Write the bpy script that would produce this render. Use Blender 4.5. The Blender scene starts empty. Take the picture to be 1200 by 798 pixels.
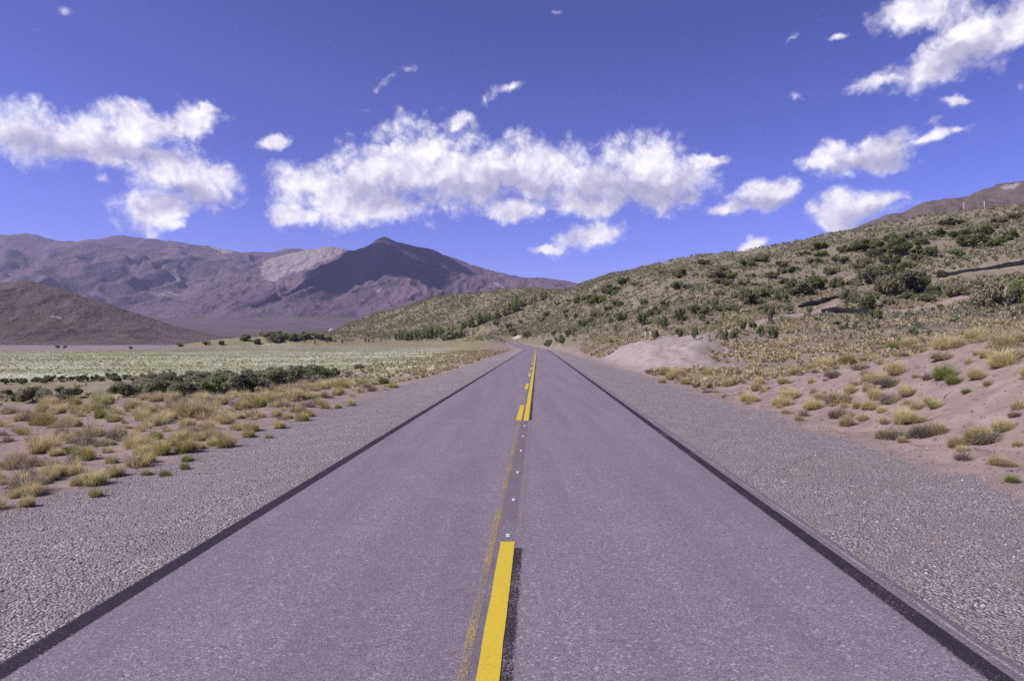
import bpy, math, random
import numpy as np

# ------------------------------------------------------------------ basics
scene = bpy.context.scene
COL = scene.collection
rng = np.random.default_rng(7)
random.seed(7)

F = 800.0            # focal length expressed in photo pixels (1200 wide, 36 mm sensor -> 24 mm)
CX, HY = 600.0, 401.0
CAM_H = 2.2

# ------------------------------------------------------------------ camera
cam_d = bpy.data.cameras.new("camera")
cam_d.sensor_width = 36.0
cam_d.lens = 24.0
cam_d.shift_y = 0.0017
cam_d.clip_start = 0.1
cam_d.clip_end = 80000.0
cam = bpy.data.objects.new("camera", cam_d)
COL.objects.link(cam)
cam.location = (0, 0, CAM_H)
cam.rotation_euler = (math.radians(90), 0, 0)
scene.camera = cam

# ------------------------------------------------------------------ light and exposure
SUN_AZ = math.radians(-112)      # compass angle from +Y towards +X: from the left, a little behind the camera
SUN_EL = math.radians(46)
TO_SUN = np.array([math.sin(SUN_AZ) * math.cos(SUN_EL), math.cos(SUN_AZ) * math.cos(SUN_EL), math.sin(SUN_EL)])
SUN_STRENGTH = 4.6
SKY_STRENGTH = 0.10
EXPOSURE = 0.32
SKY_TINT = (1.10, 0.77, 1.28)
CLOUD_GAIN = 0.83

scene.view_settings.view_transform = 'Standard'
scene.view_settings.look = 'None'
scene.view_settings.gamma = 1.0
scene.view_settings.exposure = EXPOSURE
scene.render.engine = 'CYCLES'
scene.cycles.max_bounces = 5
scene.cycles.diffuse_bounces = 2
scene.cycles.glossy_bounces = 1
scene.cycles.transmission_bounces = 2
scene.cycles.transparent_max_bounces = 8
scene.cycles.volume_bounces = 1
scene.cycles.use_denoising = False
scene.render.filter_size = 1.25

sun_d = bpy.data.lights.new("sun", 'SUN')
sun_d.energy = SUN_STRENGTH
sun_d.angle = math.radians(0.53)
sun_d.color = (1.0, 0.955, 0.90)
sun = bpy.data.objects.new("sun", sun_d)
COL.objects.link(sun)
from mathutils import Vector
sun.rotation_euler = Vector(TO_SUN).to_track_quat('Z', 'Y').to_euler()
sun.location = tuple(TO_SUN * 200)

# ------------------------------------------------------------------ node helpers
class NT:
    def __init__(self, tree):
        self.t = tree
    def n(self, typ, **kw):
        nd = self.t.nodes.new(typ)
        for k, v in kw.items():
            setattr(nd, k, v)
        return nd
    def link(self, a, b):
        self.t.links.new(a, b)
    def put(self, sock, v):
        if isinstance(v, bpy.types.NodeSocket):
            self.t.links.new(v, sock)
        else:
            sock.default_value = v
    def math(self, op, a, b=None, c=None, clamp=False):
        nd = self.n('ShaderNodeMath', operation=op, use_clamp=clamp)
        self.put(nd.inputs[0], a)
        if b is not None: self.put(nd.inputs[1], b)
        if c is not None: self.put(nd.inputs[2], c)
        return nd.outputs[0]
    def vmath(self, op, a, b=None, scale=None):
        nd = self.n('ShaderNodeVectorMath', operation=op)
        self.put(nd.inputs[0], a)
        if b is not None: self.put(nd.inputs[1], b)
        if scale is not None: self.put(nd.inputs['Scale'], scale)
        return nd.outputs[1] if op in ('LENGTH', 'DOT_PRODUCT', 'DISTANCE') else nd.outputs[0]
    def noise(self, vec, scale, detail=4, rough=0.55, dist=0.0, out=0):
        nd = self.n('ShaderNodeTexNoise')
        if vec is not None: self.put(nd.inputs['Vector'], vec)
        nd.inputs['Scale'].default_value = scale
        nd.inputs['Detail'].default_value = detail
        nd.inputs['Roughness'].default_value = rough
        nd.inputs['Distortion'].default_value = dist
        return nd.outputs[out]
    def voro(self, vec, scale, feature='F1', out='Distance', rand=1.0):
        nd = self.n('ShaderNodeTexVoronoi', feature=feature)
        if vec is not None: self.put(nd.inputs['Vector'], vec)
        nd.inputs['Scale'].default_value = scale
        nd.inputs['Randomness'].default_value = rand
        return nd.outputs[out]
    def mr(self, v, a, b, c=0.0, d=1.0, smooth=True):
        nd = self.n('ShaderNodeMapRange')
        nd.interpolation_type = 'SMOOTHSTEP' if smooth else 'LINEAR'
        self.put(nd.inputs[0], v)
        for i, q in zip((1, 2, 3, 4), (a, b, c, d)):
            self.put(nd.inputs[i], q)
        return nd.outputs[0]
    def mix(self, fac, a, b, blend='MIX'):
        nd = self.n('ShaderNodeMix', data_type='RGBA', blend_type=blend)
        nd.clamp_factor = True
        self.put(nd.inputs[0], fac)
        self.put(nd.inputs[6], a if isinstance(a, bpy.types.NodeSocket) else (*a, 1.0) if len(a) == 3 else a)
        self.put(nd.inputs[7], b if isinstance(b, bpy.types.NodeSocket) else (*b, 1.0) if len(b) == 3 else b)
        return nd.outputs[2]
    def ramp(self, fac, stops, interp='LINEAR'):
        nd = self.n('ShaderNodeValToRGB')
        cr = nd.color_ramp
        cr.interpolation = interp
        while len(cr.elements) < len(stops):
            cr.elements.new(0.5)
        for e, (p, c) in zip(cr.elements, stops):
            e.position = p
            e.color = (*c, 1.0)
        self.put(nd.inputs[0], fac)
        return nd.outputs[0]
    def attr(self, name, out='Color'):
        nd = self.n('ShaderNodeAttribute', attribute_name=name)
        return nd.outputs[out]
    def bump(self, h, strength, dist, normal=None):
        nd = self.n('ShaderNodeBump')
        nd.inputs['Strength'].default_value = strength
        nd.inputs['Distance'].default_value = dist
        self.put(nd.inputs['Height'], h)
        if normal is not None: self.put(nd.inputs['Normal'], normal)
        return nd.outputs[0]

def material(name):
    m = bpy.data.materials.new(name)
    m.use_nodes = True
    m.node_tree.nodes.clear()
    return m, NT(m.node_tree)

def finish(nt, color, rough=0.9, normal=None, spec=0.2):
    b = nt.n('ShaderNodeBsdfPrincipled')
    nt.put(b.inputs['Base Color'], color if isinstance(color, bpy.types.NodeSocket) else (*color, 1.0))
    nt.put(b.inputs['Roughness'], rough)
    nt.put(b.inputs['Specular IOR Level'], spec)
    if normal is not None: nt.link(normal, b.inputs['Normal'])
    o = nt.n('ShaderNodeOutputMaterial')
    nt.link(b.outputs[0], o.inputs['Surface'])
    return b

# ------------------------------------------------------------------ sky with clouds (world)
world = bpy.data.worlds.new("World")
scene.world = world
world.use_nodes = True
world.node_tree.nodes.clear()
W = NT(world.node_tree)

def sph(px, py):
    """pixel of the photograph -> (azimuth, elevation) in degrees"""
    x, z = (px - CX) / F, -(py - HY) / F
    return math.degrees(math.atan2(x, 1.0)), math.degrees(math.atan2(z, math.hypot(x, 1.0)))

CLOUDS = [  # px, py, rx, ry, rotation (0, 12 or 38 deg counter-clockwise), weight
 (38,158,70,38,0,1),(112,165,75,34,0,1),(170,146,60,28,0,1),(228,140,48,22,12,.95),(248,126,22,11,12,.7),
 (205,200,64,38,0,1),(182,245,50,28,12,1),(238,218,46,32,12,1),(262,205,22,28,0,.75),(205,264,24,12,0,.7),(118,185,60,16,0,.7),
 (320,168,25,12,12,.8),
 (330,250,28,17,0,.75),(372,215,66,24,0,.9),(400,225,80,40,12,1),(475,195,84,50,12,1),(550,205,94,48,0,1),(630,202,74,42,0,1),
 (355,250,44,16,0,.9),(440,240,70,24,0,1),(602,247,46,19,0,.9),(700,215,66,36,0,1),(752,192,64,38,0,1),(785,218,58,34,0,1),
 (826,188,38,12,0,.85),(535,143,28,16,12,.7),(590,158,30,13,12,.65),(690,238,80,18,0,.75),
 (690,278,50,18,12,.95),(645,290,36,10,0,.75),
 (898,230,54,21,12,1),(852,246,46,10,0,.75),(1000,243,56,25,0,1),(1042,234,32,13,12,.75),(985,262,30,14,0,.75),
 (885,287,24,13,12,.7),
 (1022,184,76,23,12,1),(965,180,36,18,12,.85),(1092,165,52,12,12,.85),(1126,154,24,9,12,.7),
 (1080,14,60,28,0,1),(1150,42,76,34,12,1),(1105,76,72,27,12,1),(1030,97,50,14,0,.85),(1120,122,28,10,0,.68),(1190,22,44,32,12,.95),
 (458,94,40,12,38,.64),(476,80,22,9,12,.6),(430,127,16,11,0,.62),(600,102,22,9,0,.55),(505,262,22,10,0,.5),(150,250,18,11,0,.55),(1148,20,44,20,12,.64),(1165,75,40,16,12,.64),(572,118,22,10,38,.55),
 (78,12,16,10,12,.62),(45,36,16,6,0,.5),(655,17,14,7,12,.55),(928,46,13,6,38,.55),(988,41,19,7,0,.6),(932,113,9,11,0,.55),(1195,108,13,14,0,.62),
 (118,205,24,9,12,.6),
]
SHADES = [(60,178,70,16),(165,178,60,14),(225,232,40,16),(470,228,70,16),(590,222,90,20),(735,226,80,22),(785,235,50,14),(1010,258,40,14),(900,240,50,8),(1025,192,60,9),(1130,70,60,20)]
tc = W.n('ShaderNodeTexCoord')
sep = W.n('ShaderNodeSeparateXYZ'); W.link(tc.outputs['Generated'], sep.inputs[0])
az = W.math('MULTIPLY', W.math('ARCTAN2', sep.outputs[0], sep.outputs[1]), 180 / math.pi)
el = W.math('MULTIPLY', W.math('ARCSINE', sep.outputs[2]), 180 / math.pi)
cmb = W.n('ShaderNodeCombineXYZ'); W.link(az, cmb.inputs[0]); W.link(el, cmb.inputs[1])
P0 = cmb.outputs[0]
w1 = W.noise(P0, 0.35, 3, 0.55, out=1)
PW = W.vmath('ADD', P0, W.vmath('SCALE', W.vmath('SUBTRACT', w1, (0.5, 0.5, 0.5)), scale=2.0))
rots = {}
for r in (0, 12, 38):
    if r == 0:
        rots[r] = PW
    else:
        mpn = W.n('ShaderNodeMapping', vector_type='POINT'); W.link(PW, mpn.inputs['Vector'])
        mpn.inputs['Rotation'].default_value = (0, 0, -math.radians(r)); rots[r] = mpn.outputs[0]
def ellipses(lst, k):
    """smooth union of ellipses on the sky: 0 at a centre, 1 on the rim"""
    acc = None
    for (px, py, rx, ry, rot, wgt) in lst:
        a, e = sph(px, py)
        a1, _ = sph(px + 1, py); _, e1 = sph(px, py - 1)
        thin = wgt < 0.66
        k_ = 2.0 if thin else wgt * 1.12
        sx, sy = rx * (a1 - a) * k_, ry * (e1 - e) * k_
        c, s_ = math.cos(math.radians(rot)), math.sin(math.radians(rot))
        ra, re = a * c + e * s_, -a * s_ + e * c
        m = W.n('ShaderNodeVectorMath', operation='MULTIPLY_ADD')
        W.link(rots[rot], m.inputs[0]); m.inputs[1].default_value = (1 / sx, 1 / sy, 0); m.inputs[2].default_value = (-ra / sx, -re / sy, 0)
        l = W.vmath('LENGTH', m.outputs[0])
        if thin: l = W.math('ADD', l, 0.66)
        acc = l if acc is None else W.math('SMOOTH_MIN', acc, l, k)
    return acc
body = W.math('MAXIMUM', W.math('SUBTRACT', 1.0, ellipses(CLOUDS, 0.22)), -1.0)
base = W.mr(ellipses([(a, b, c, d, 0, 1.0) for a, b, c, d in SHADES], 0.3), 0.2, 1.35, 1.0, 0.0)
n1 = W.noise(P0, 0.46, 9, 0.565, 0.0)
nA = W.noise(PW, 0.42, 4, 0.52)
n2 = W.noise(W.vmath('ADD', PW, (-0.5, 0.8, 0)), 0.42, 4, 0.52)
bil = W.math('ABSOLUTE', W.math('SUBTRACT', W.noise(PW, 0.95, 3, 0.5), 0.5))
dens = W.math('ADD', W.math('MINIMUM', W.math('MULTIPLY', body, 2.0), 1.6), W.math('MULTIPLY', W.math('SUBTRACT', n1, 0.5), 3.1))
dens = W.math('ADD', dens, W.math('MULTIPLY', bil, 1.3))
alpha = W.mr(dens, 0.02, 1.45)
alpha = W.math('MULTIPLY', alpha, W.mr(body, -0.6, 0.0))
relief = W.math('ADD', W.math('SUBTRACT', nA, n2), W.math('MULTIPLY', W.math('SUBTRACT', n1, 0.5), 0.45))
lit = W.math('ADD', 0.86, W.math('MULTIPLY', relief, 1.25))
lit = W.math('ADD', lit, W.math('MULTIPLY', W.math('SUBTRACT', bil, 0.10), 0.9))
lit = W.math('SUBTRACT', lit, W.math('MULTIPLY', base, 0.66), clamp=True)
ccol = W.ramp(lit, [(0.0, (4.3, 4.1, 5.9)), (0.40, (5.8, 5.5, 7.2)), (0.70, (8.3, 7.9, 9.2)), (1.0, (11.2, 10.8, 11.4))])
ccol = W.mix(1.0, ccol, (CLOUD_GAIN,) * 3, 'MULTIPLY')
sky = W.n('ShaderNodeTexSky', sky_type='NISHITA')
sky.sun_disc = False
sky.sun_elevation = SUN_EL
sky.sun_rotation = SUN_AZ
sky.altitude = 2500
sky.air_density = 1.0
sky.dust_density = 1.3
sky.ozone_density = 4.0
gam = W.n('ShaderNodeGamma'); gam.inputs['Gamma'].default_value = 1.38      # deep polarised blue of the high desert
W.link(W.vmath('SCALE', sky.outputs[0], scale=1 / 5.5), gam.inputs['Color'])
skc = W.mix(1.0, W.vmath('SCALE', gam.outputs[0], scale=5.5), SKY_TINT, 'MULTIPLY')
bg = W.n('ShaderNodeBackground')
W.link(W.mix(alpha, skc, ccol), bg.inputs['Color'])
bg.inputs['Strength'].default_value = SKY_STRENGTH
wo = W.n('ShaderNodeOutputWorld')
W.link(bg.outputs[0], wo.inputs['Surface'])
world.cycles.sampling_method = 'NONE'

# ------------------------------------------------------------------ numpy noise
def sstep(a, b, x):
    t = np.clip((np.asarray(x, float) - a) / (b - a), 0, 1)
    return t * t * (3 - 2 * t)

def _hash(ix, iy, seed):
    h = (ix.astype(np.int64) * 374761393 + iy.astype(np.int64) * 668265263 + seed * 974634777) & 0x7fffffff
    h = ((h ^ (h >> 13)) * 1274126177) & 0x7fffffff
    return (h ^ (h >> 16)) & 0xffff

def perlin(x, y, seed=0):
    x = np.asarray(x, float); y = np.asarray(y, float)
    ix, iy = np.floor(x), np.floor(y)
    fx, fy = x - ix, y - iy
    u, v = fx ** 3 * (fx * (fx * 6 - 15) + 10), fy ** 3 * (fy * (fy * 6 - 15) + 10)
    def g(dx, dy):
        a = _hash(ix + dx, iy + dy, seed) * (2 * math.pi / 65536)
        return np.cos(a) * (fx - dx) + np.sin(a) * (fy - dy)
    a = g(0, 0) * (1 - u) + g(1, 0) * u
    b = g(0, 1) * (1 - u) + g(1, 1) * u
    return (a * (1 - v) + b * v) * 1.5

def fbm(x, y, octv=4, seed=0, gain=0.5):
    s, a = 0.0, 1.0
    for o in range(octv):
        s = s + a * perlin(x * 2 ** o + 17.3 * o, y * 2 ** o - 9.1 * o, seed + o)
        a *= gain
    return s

def ridged(x, y, octv=5, seed=0, gain=0.5):
    s, a, w = 0.0, 1.0, 1.0
    for o in range(octv):
        n = 1 - np.abs(perlin(x * 2 ** o + 3.7 * o, y * 2 ** o + 5.9 * o, seed + o)) * 1.25
        n = np.clip(n, 0, 1) ** 2
        s = s + a * n * w
        w = np.clip(n * 1.6, 0, 1)
        a *= gain
    return s

# ------------------------------------------------------------------ ground shape
ROAD_Y = np.array([-60, 0, 100, 180, 205, 235, 276, 330, 400, 440, 480, 600.])
ROAD_X = np.array([-2.505, -0.255, 3.495, 6.495, 7.05, 6.7, 4.7, 2.2, 0.3, -3.0, -9, -30.])
ROAD_Z = np.array([0, 0, 0, 0, 0, 0.0, 0.35, 1.3, 2.45, 2.5, 2.0, 0])
def _smooth_curve(xs, ys, n=1400):
    """dense, slightly smoothed polyline"""
    q = np.linspace(xs[0], xs[-1], n)
    v = np.interp(q, xs, ys)
    k = np.hanning(61); k /= k.sum()
    pad = np.concatenate([2 * v[0] - v[30:0:-1], v, 2 * v[-1] - v[-2:-32:-1]])
    return q, np.convolve(pad, k, 'valid')
_RQ, _RX = _smooth_curve(ROAD_Y, ROAD_X)
_, _RZ = _smooth_curve(ROAD_Y, ROAD_Z)
def road_x(y):
    y = np.asarray(y, float)
    return np.where(y < -60, -0.255 + 0.0375 * y, np.interp(y, _RQ, _RX))
def road_z(y):
    return np.interp(y, _RQ, _RZ)

# columns of the wide terrain: photo column -> (distance, height) pairs
PLAIN = [(600, -3.5), (1300, -4), (2000, 6), (4000, 95), (5200, 190), (9000, 420), (30000, 420)]
COLS = {
 -900: [(30, -1.2), (60, -1.7), (150, -2.0), (350, -2.6)] + PLAIN,
 0:    [(30, -1.1), (60, -1.6), (150, -2.0), (350, -2.6)] + PLAIN,
 200:  [(30, -1.0), (60, -1.6), (150, -2.0), (350, -2.5)] + PLAIN,
 300:  [(30, -0.8), (60, -1.5), (150, -1.9), (350, -2.0)] + PLAIN,
 365:  [(30, -0.7), (60, -1.5), (150, -1.9), (400, -1.7), (560, 0), (700, -2), (1300, -3), (2000, 6), (4000, 95), (5200, 190), (9000, 420), (30000, 420)],
 400:  [(30, -0.6), (60, -1.4), (150, -1.8), (400, -1.4), (540, 2.2), (590, 12), (640, 17.5), (720, 10), (900, -2), (1300, -2), (2000, 8), (4000, 95), (5200, 190), (9000, 420), (30000, 420)],
 445:  [(30, -0.6), (60, -1.4), (150, -1.7), (400, -1.0), (500, 3), (560, 16), (625, 33), (720, 24), (900, 0), (1300, -2), (2000, 8), (4000, 95), (9000, 420), (30000, 420)],
 500:  [(30, -0.5), (60, -1.2), (150, -1.4), (400, -0.8), (450, 2.5), (570, 41), (660, 33), (900, 4), (1300, 0), (2000, 10), (4000, 95), (9000, 420), (30000, 420)],
 560:  [(30, -0.3), (60, -0.8), (150, -0.9), (300, -0.2), (400, 1.2), (440, 5), (545, 45.5), (640, 37), (900, 8), (1300, 2), (2000, 12), (4000, 95), (9000, 420), (30000, 420)],
 620:  [(30, -0.1), (60, -0.2), (150, -0.1), (235, 0), (300, 1.5), (400, 4.5), (440, 13), (520, 46), (620, 38), (900, 10), (1300, 5), (2000, 15), (4000, 95), (9000, 420), (30000, 420)],
 700:  [(30, -0.1), (60, 0), (100, 1.2), (130, 2.8), (180, 7), (250, 15), (470, 47.4), (560, 40), (900, 12), (1300, 10), (2000, 20), (4000, 95), (9000, 420), (30000, 420)],
 745: [(30, -0.1), (45, 0), (55, 0.3), (65, 1.5), (80, 1.9), (105, 2.6), (140, 6.5), (170, 11), (435, 48), (530, 41), (900, 15), (1300, 15), (2000, 30), (4000, 95), (9000, 420), (30000, 420)],
 845: [(30, -0.1), (45, 0.15), (53, 0.5), (61, 1.7), (78, 2.5), (104, 5.2), (150, 12.5), (372, 49), (465, 43), (900, 24), (1300, 30), (2000, 50), (4000, 98), (9000, 420), (30000, 420)],
 800: [(30, -0.1), (45, 0), (53, 0.3), (63, 1.6), (80, 2.2), (100, 4.4), (150, 12), (400, 48.7), (500, 42), (900, 18), (1300, 20), (2000, 40), (4000, 95), (9000, 420), (30000, 420)],
 900:  [(30, 0.0), (45, 0.3), (60, 0.9), (80, 2.8), (110, 6.6), (150, 13), (345, 50), (430, 44), (900, 30), (1300, 40), (2000, 60), (4000, 100), (9000, 420), (30000, 420)],
 1000: [(30, 0.4), (40, 0.7), (60, 1.7), (110, 6.5), (140, 12.9), (310, 53), (400, 47), (900, 40), (1300, 60), (2000, 80), (4000, 120), (9000, 420), (30000, 420)],
 1100: [(30, 1.4), (40, 1.5), (60, 2.4), (105, 6.5), (140, 14), (280, 55), (360, 50), (900, 60), (1300, 70), (2000, 90), (4000, 150), (9000, 420), (30000, 420)],
 1200: [(24, 2.6), (35, 2.7), (60, 3.2), (95, 6.7), (125, 14), (250, 52.5), (330, 48), (900, 70), (1300, 80), (2000, 100), (4000, 150), (9000, 420), (30000, 420)],
 1450: [(24, 2.6), (35, 2.9), (60, 3.8), (90, 7), (120, 15), (225, 55), (300, 50), (900, 80), (1300, 90), (2000, 100), (4000, 150), (9000, 420), (30000, 420)],
 2600: [(24, 2.6), (35, 3.0), (60, 4), (90, 7), (120, 15), (225, 55), (300, 50), (900, 80), (1300, 90), (2000, 100), (4000, 150), (9000, 420), (30000, 420)],
}
_LY = np.linspace(math.log(20), math.log(30000), 420)
_PX = np.arange(-900, 2601, 8.0)
_cp = sorted(COLS)
_rows = np.array([np.interp(_LY, [math.log(a) for a, _ in COLS[c]], [b for _, b in COLS[c]]) for c in _cp])
_TAB = np.array([np.interp(_PX, _cp, _rows[:, j]) for j in range(len(_LY))]).T      # (px, ly)
def _blur(a, n, axis):
    k = np.hanning(n + 2)[1:-1]; k /= k.sum()
    pad = [(0, 0), (0, 0)]; pad[axis] = (n // 2, n // 2)
    ap = np.pad(a, pad, mode='edge')
    return np.apply_along_axis(lambda v: np.convolve(v, k, 'valid'), axis, ap)
_TAB = _blur(_blur(_TAB, 7, 0), 9, 1)

def far_z(px, y):
    i = np.clip((px - _PX[0]) / 8.0, 0, len(_PX) - 1.001)
    j = np.clip((np.log(np.maximum(y, 20)) - _LY[0]) / (_LY[1] - _LY[0]), 0, len(_LY) - 1.001)
    i0, j0 = i.astype(int), j.astype(int)
    fi, fj = i - i0, j - j0
    return (_TAB[i0, j0] * (1 - fi) * (1 - fj) + _TAB[i0 + 1, j0] * fi * (1 - fj)
            + _TAB[i0, j0 + 1] * (1 - fi) * fj + _TAB[i0 + 1, j0 + 1] * fi * fj)

BUMPS = [  # x, y, radius x, radius y, height: low grassy knolls on the plain
 (-155, 430, 30, 30, 6.0), (-125, 450, 26, 30, 6.5), (-185, 420, 26, 24, 4.0), (-215, 470, 26, 24, 2.5), (-100, 470, 24, 24, 5.5)]

def polar(x, y):
    th = np.arctan2(x, y)
    r = np.hypot(x, y)
    tcl = np.clip(th, -math.radians(66), math.radians(66))
    return CX + F * np.tan(tcl), np.maximum(r * np.cos(tcl), 0.5)

def ground(x, y, want=False):
    x = np.asarray(x, float); y = np.asarray(y, float)
    px, ye = polar(x, y)
    lat = x - road_x(y)
    al = np.abs(lat)
    # near terrain, in the frame of the road
    left = -0.32 - 0.75 * sstep(7, 30, al) - 0.6 * sstep(25, 60, al)
    hc = np.interp(ye, [0, 18, 22, 27, 31, 36, 45, 60], [2.9, 2.8, 2.6, 2.0, 1.25, 0.55, 0.15, 0.1])
    right = -0.12 + (hc + 0.12) * (0.75 * sstep(7.2, 16, al) + 0.25 * sstep(7.0, 22, al))
    near = np.where(lat < 0, left, right)
    w = sstep(math.log(34), math.log(62), np.log(ye))
    z = near * (1 - w) + far_z(px, ye) * w
    hill = sstep(4.5, 16, z) * (ye < 1000) * sstep(70, 140, ye)
    for bx, by, rx, ry, h in BUMPS:
        z = z + h * np.exp(-((x - bx) / rx) ** 2 - ((y - by) / ry) ** 2)
    off = sstep(6.8, 11, al)
    z = z + off * ((0.05 + 0.05 * (lat > 0)) * fbm(x / 1.3, y / 1.3, 4, 11) + 0.16 * fbm(x / 7, y / 7, 3, 21) * sstep(8, 30, al))
    # gullies and knobs of the hillside
    z = z + hill * ((ridged((x + 0.35 * y) / 62, (y - 0.2 * x) / 95, 4, 31) - 1.0) * 1.9 + 0.55 * fbm(x / 13, y / 13, 3, 41))
    far = sstep(700, 1500, ye)
    z = z + far * 6 * fbm(x / 420, y / 420, 4, 51) * sstep(1500, 4000, ye)
    # spoil bank of sand beside the road
    sb = sstep(690, 715, px) * (1 - sstep(835, 860, px)) * sstep(50, 56, ye) * (1 - sstep(84, 95, ye))
    z = z + sb * (0.35 * fbm(x / 5, y / 5, 3, 111) + 0.12 * fbm(x / 1.2, y / 1.2, 2, 112)) + sb * 0.35 * np.exp(-((ye - 64 - 3 * fbm(px / 40, px * 0, 2, 113)) / 3.2) ** 2)
    # road corridor
    rz = road_z(y) - 0.028
    sh = np.where(lat < 0, -0.28, -0.10) * sstep(3.5, 7.4, al)
    sh = sh + 0.014 * fbm(x / 0.5, y / 0.5, 3, 61) * sstep(3.5, 4.2, al)
    cw = np.interp(y, [200, 330], [1.0, 0.62])
    c = (1 - sstep(6.6 * cw, 11.5 * cw, al)) * (1 - sstep(408, 422, y))
    z = z * (1 - c) + (rz + sh) * c
    if want:
        return z, px, ye, lat, hill
    return z

_HY_ = np.geomspace(3.0, 5000, 3200)
def hit(px, py):
    """first point of the ground met by the ray through a photo pixel"""
    xs = (px - CX) / F * _HY_
    zr = CAM_H - (py - HY) / F * _HY_
    g = ground(xs, _HY_)
    k = np.argmax(g >= zr)
    if not (g >= zr).any():
        return None
    return xs[k], _HY_[k], g[k]

def gz(x, y):
    return float(ground(np.array([x]), np.array([y]))[0])

# ------------------------------------------------------------------ mesh helpers
def mesh_np(name, verts, faces, mats=(), smooth=False, attrs=None):
    """faces: (n,3) or (n,4) int array"""
    verts = np.asarray(verts, np.float32); faces = np.asarray(faces, np.int32)
    me = bpy.data.meshes.new(name)
    me.vertices.add(len(verts)); me.vertices.foreach_set('co', verts.ravel())
    nf, k = faces.shape
    me.loops.add(nf * k); me.loops.foreach_set('vertex_index', faces.ravel())
    me.polygons.add(nf)
    me.polygons.foreach_set('loop_start', np.arange(0, nf * k, k, dtype=np.int32))
    me.polygons.foreach_set('loop_total', np.full(nf, k, np.int32))
    if smooth: me.polygons.foreach_set('use_smooth', np.ones(nf, bool))
    me.update(calc_edges=True)
    for m in mats: me.materials.append(m)
    for an, av in (attrs or {}).items():
        av = np.asarray(av, np.float32)
        if av.ndim == 1:
            a = me.attributes.new(an, 'FLOAT', 'POINT'); a.data.foreach_set('value', av)
        else:
            if av.shape[1] == 3: av = np.concatenate([av, np.ones((len(av), 1), np.float32)], 1)
            a = me.attributes.new(an, 'FLOAT_COLOR', 'POINT'); a.data.foreach_set('color', av.ravel())
    return me

def link(name, me, label=None, cat=None, group=None, kind=None, parent=None, loc=None, rz=None, sc=None):
    o = bpy.data.objects.new(name, me)
    COL.objects.link(o)
    if label: o['label'] = label
    if cat: o['category'] = cat
    if group: o['group'] = group
    if kind: o['kind'] = kind
    if parent: o.parent = parent
    if loc is not None: o.location = [float(q) for q in loc]
    if rz is not None: o.rotation_euler = (0, 0, float(rz))
    if sc is not None: o.scale = [float(q) for q in ((sc,) * 3 if np.isscalar(sc) else sc)]
    return o

class Geo:
    """collects triangles with colours"""
    def __init__(self):
        self.v, self.f, self.c, self.n = [], [], [], 0
    def add(self, v, f, c=None):
        self.v.append(np.asarray(v, float)); self.f.append(np.asarray(f, int) + self.n)
        if c is not None: self.c.append(np.broadcast_to(np.asarray(c, float), (len(v), 3)))
        self.n += len(v)
    def mesh(self, name, mats, smooth=False):
        return mesh_np(name, np.concatenate(self.v), np.concatenate(self.f), mats, smooth,
                       {'tint': np.concatenate(self.c)} if self.c else None)

def tube(g, pts, radii, sides=6, col=None):
    pts = np.asarray(pts, float); n = len(pts)
    vs = []
    for i in range(n):
        d = pts[min(i + 1, n - 1)] - pts[max(i - 1, 0)]
        d = d / (np.linalg.norm(d) + 1e-9)
        a = np.cross(d, [0.31, 0.87, 0.12] if abs(d[2]) > 0.8 else [0, 0, 1]); a /= np.linalg.norm(a) + 1e-9
        b = np.cross(d, a)
        t = np.arange(sides) * 2 * math.pi / sides
        vs.append(pts[i] + radii[i] * (np.cos(t)[:, None] * a + np.sin(t)[:, None] * b))
    vs = np.concatenate(vs)
    fs = []
    for i in range(n - 1):
        for s in range(sides):
            a, b = i * sides + s, i * sides + (s + 1) % sides
            fs += [(a, b, b + sides), (a, b + sides, a + sides)]
    for s in range(1, sides - 1):
        fs.append((0, s + 1, s)); k = (n - 1) * sides
        fs.append((k, k + s, k + s + 1))
    g.add(vs, fs, col)

def box(g, x0, x1, y0, y1, z0, z1, col=None):
    v = [(x, y, z) for z in (z0, z1) for y in (y0, y1) for x in (x0, x1)]
    f = [(0, 2, 3), (0, 3, 1), (4, 5, 7), (4, 7, 6), (0, 1, 5), (0, 5, 4), (2, 6, 7), (2, 7, 3), (0, 4, 6), (0, 6, 2), (1, 3, 7), (1, 7, 5)]
    g.add(v, f, col)

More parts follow.
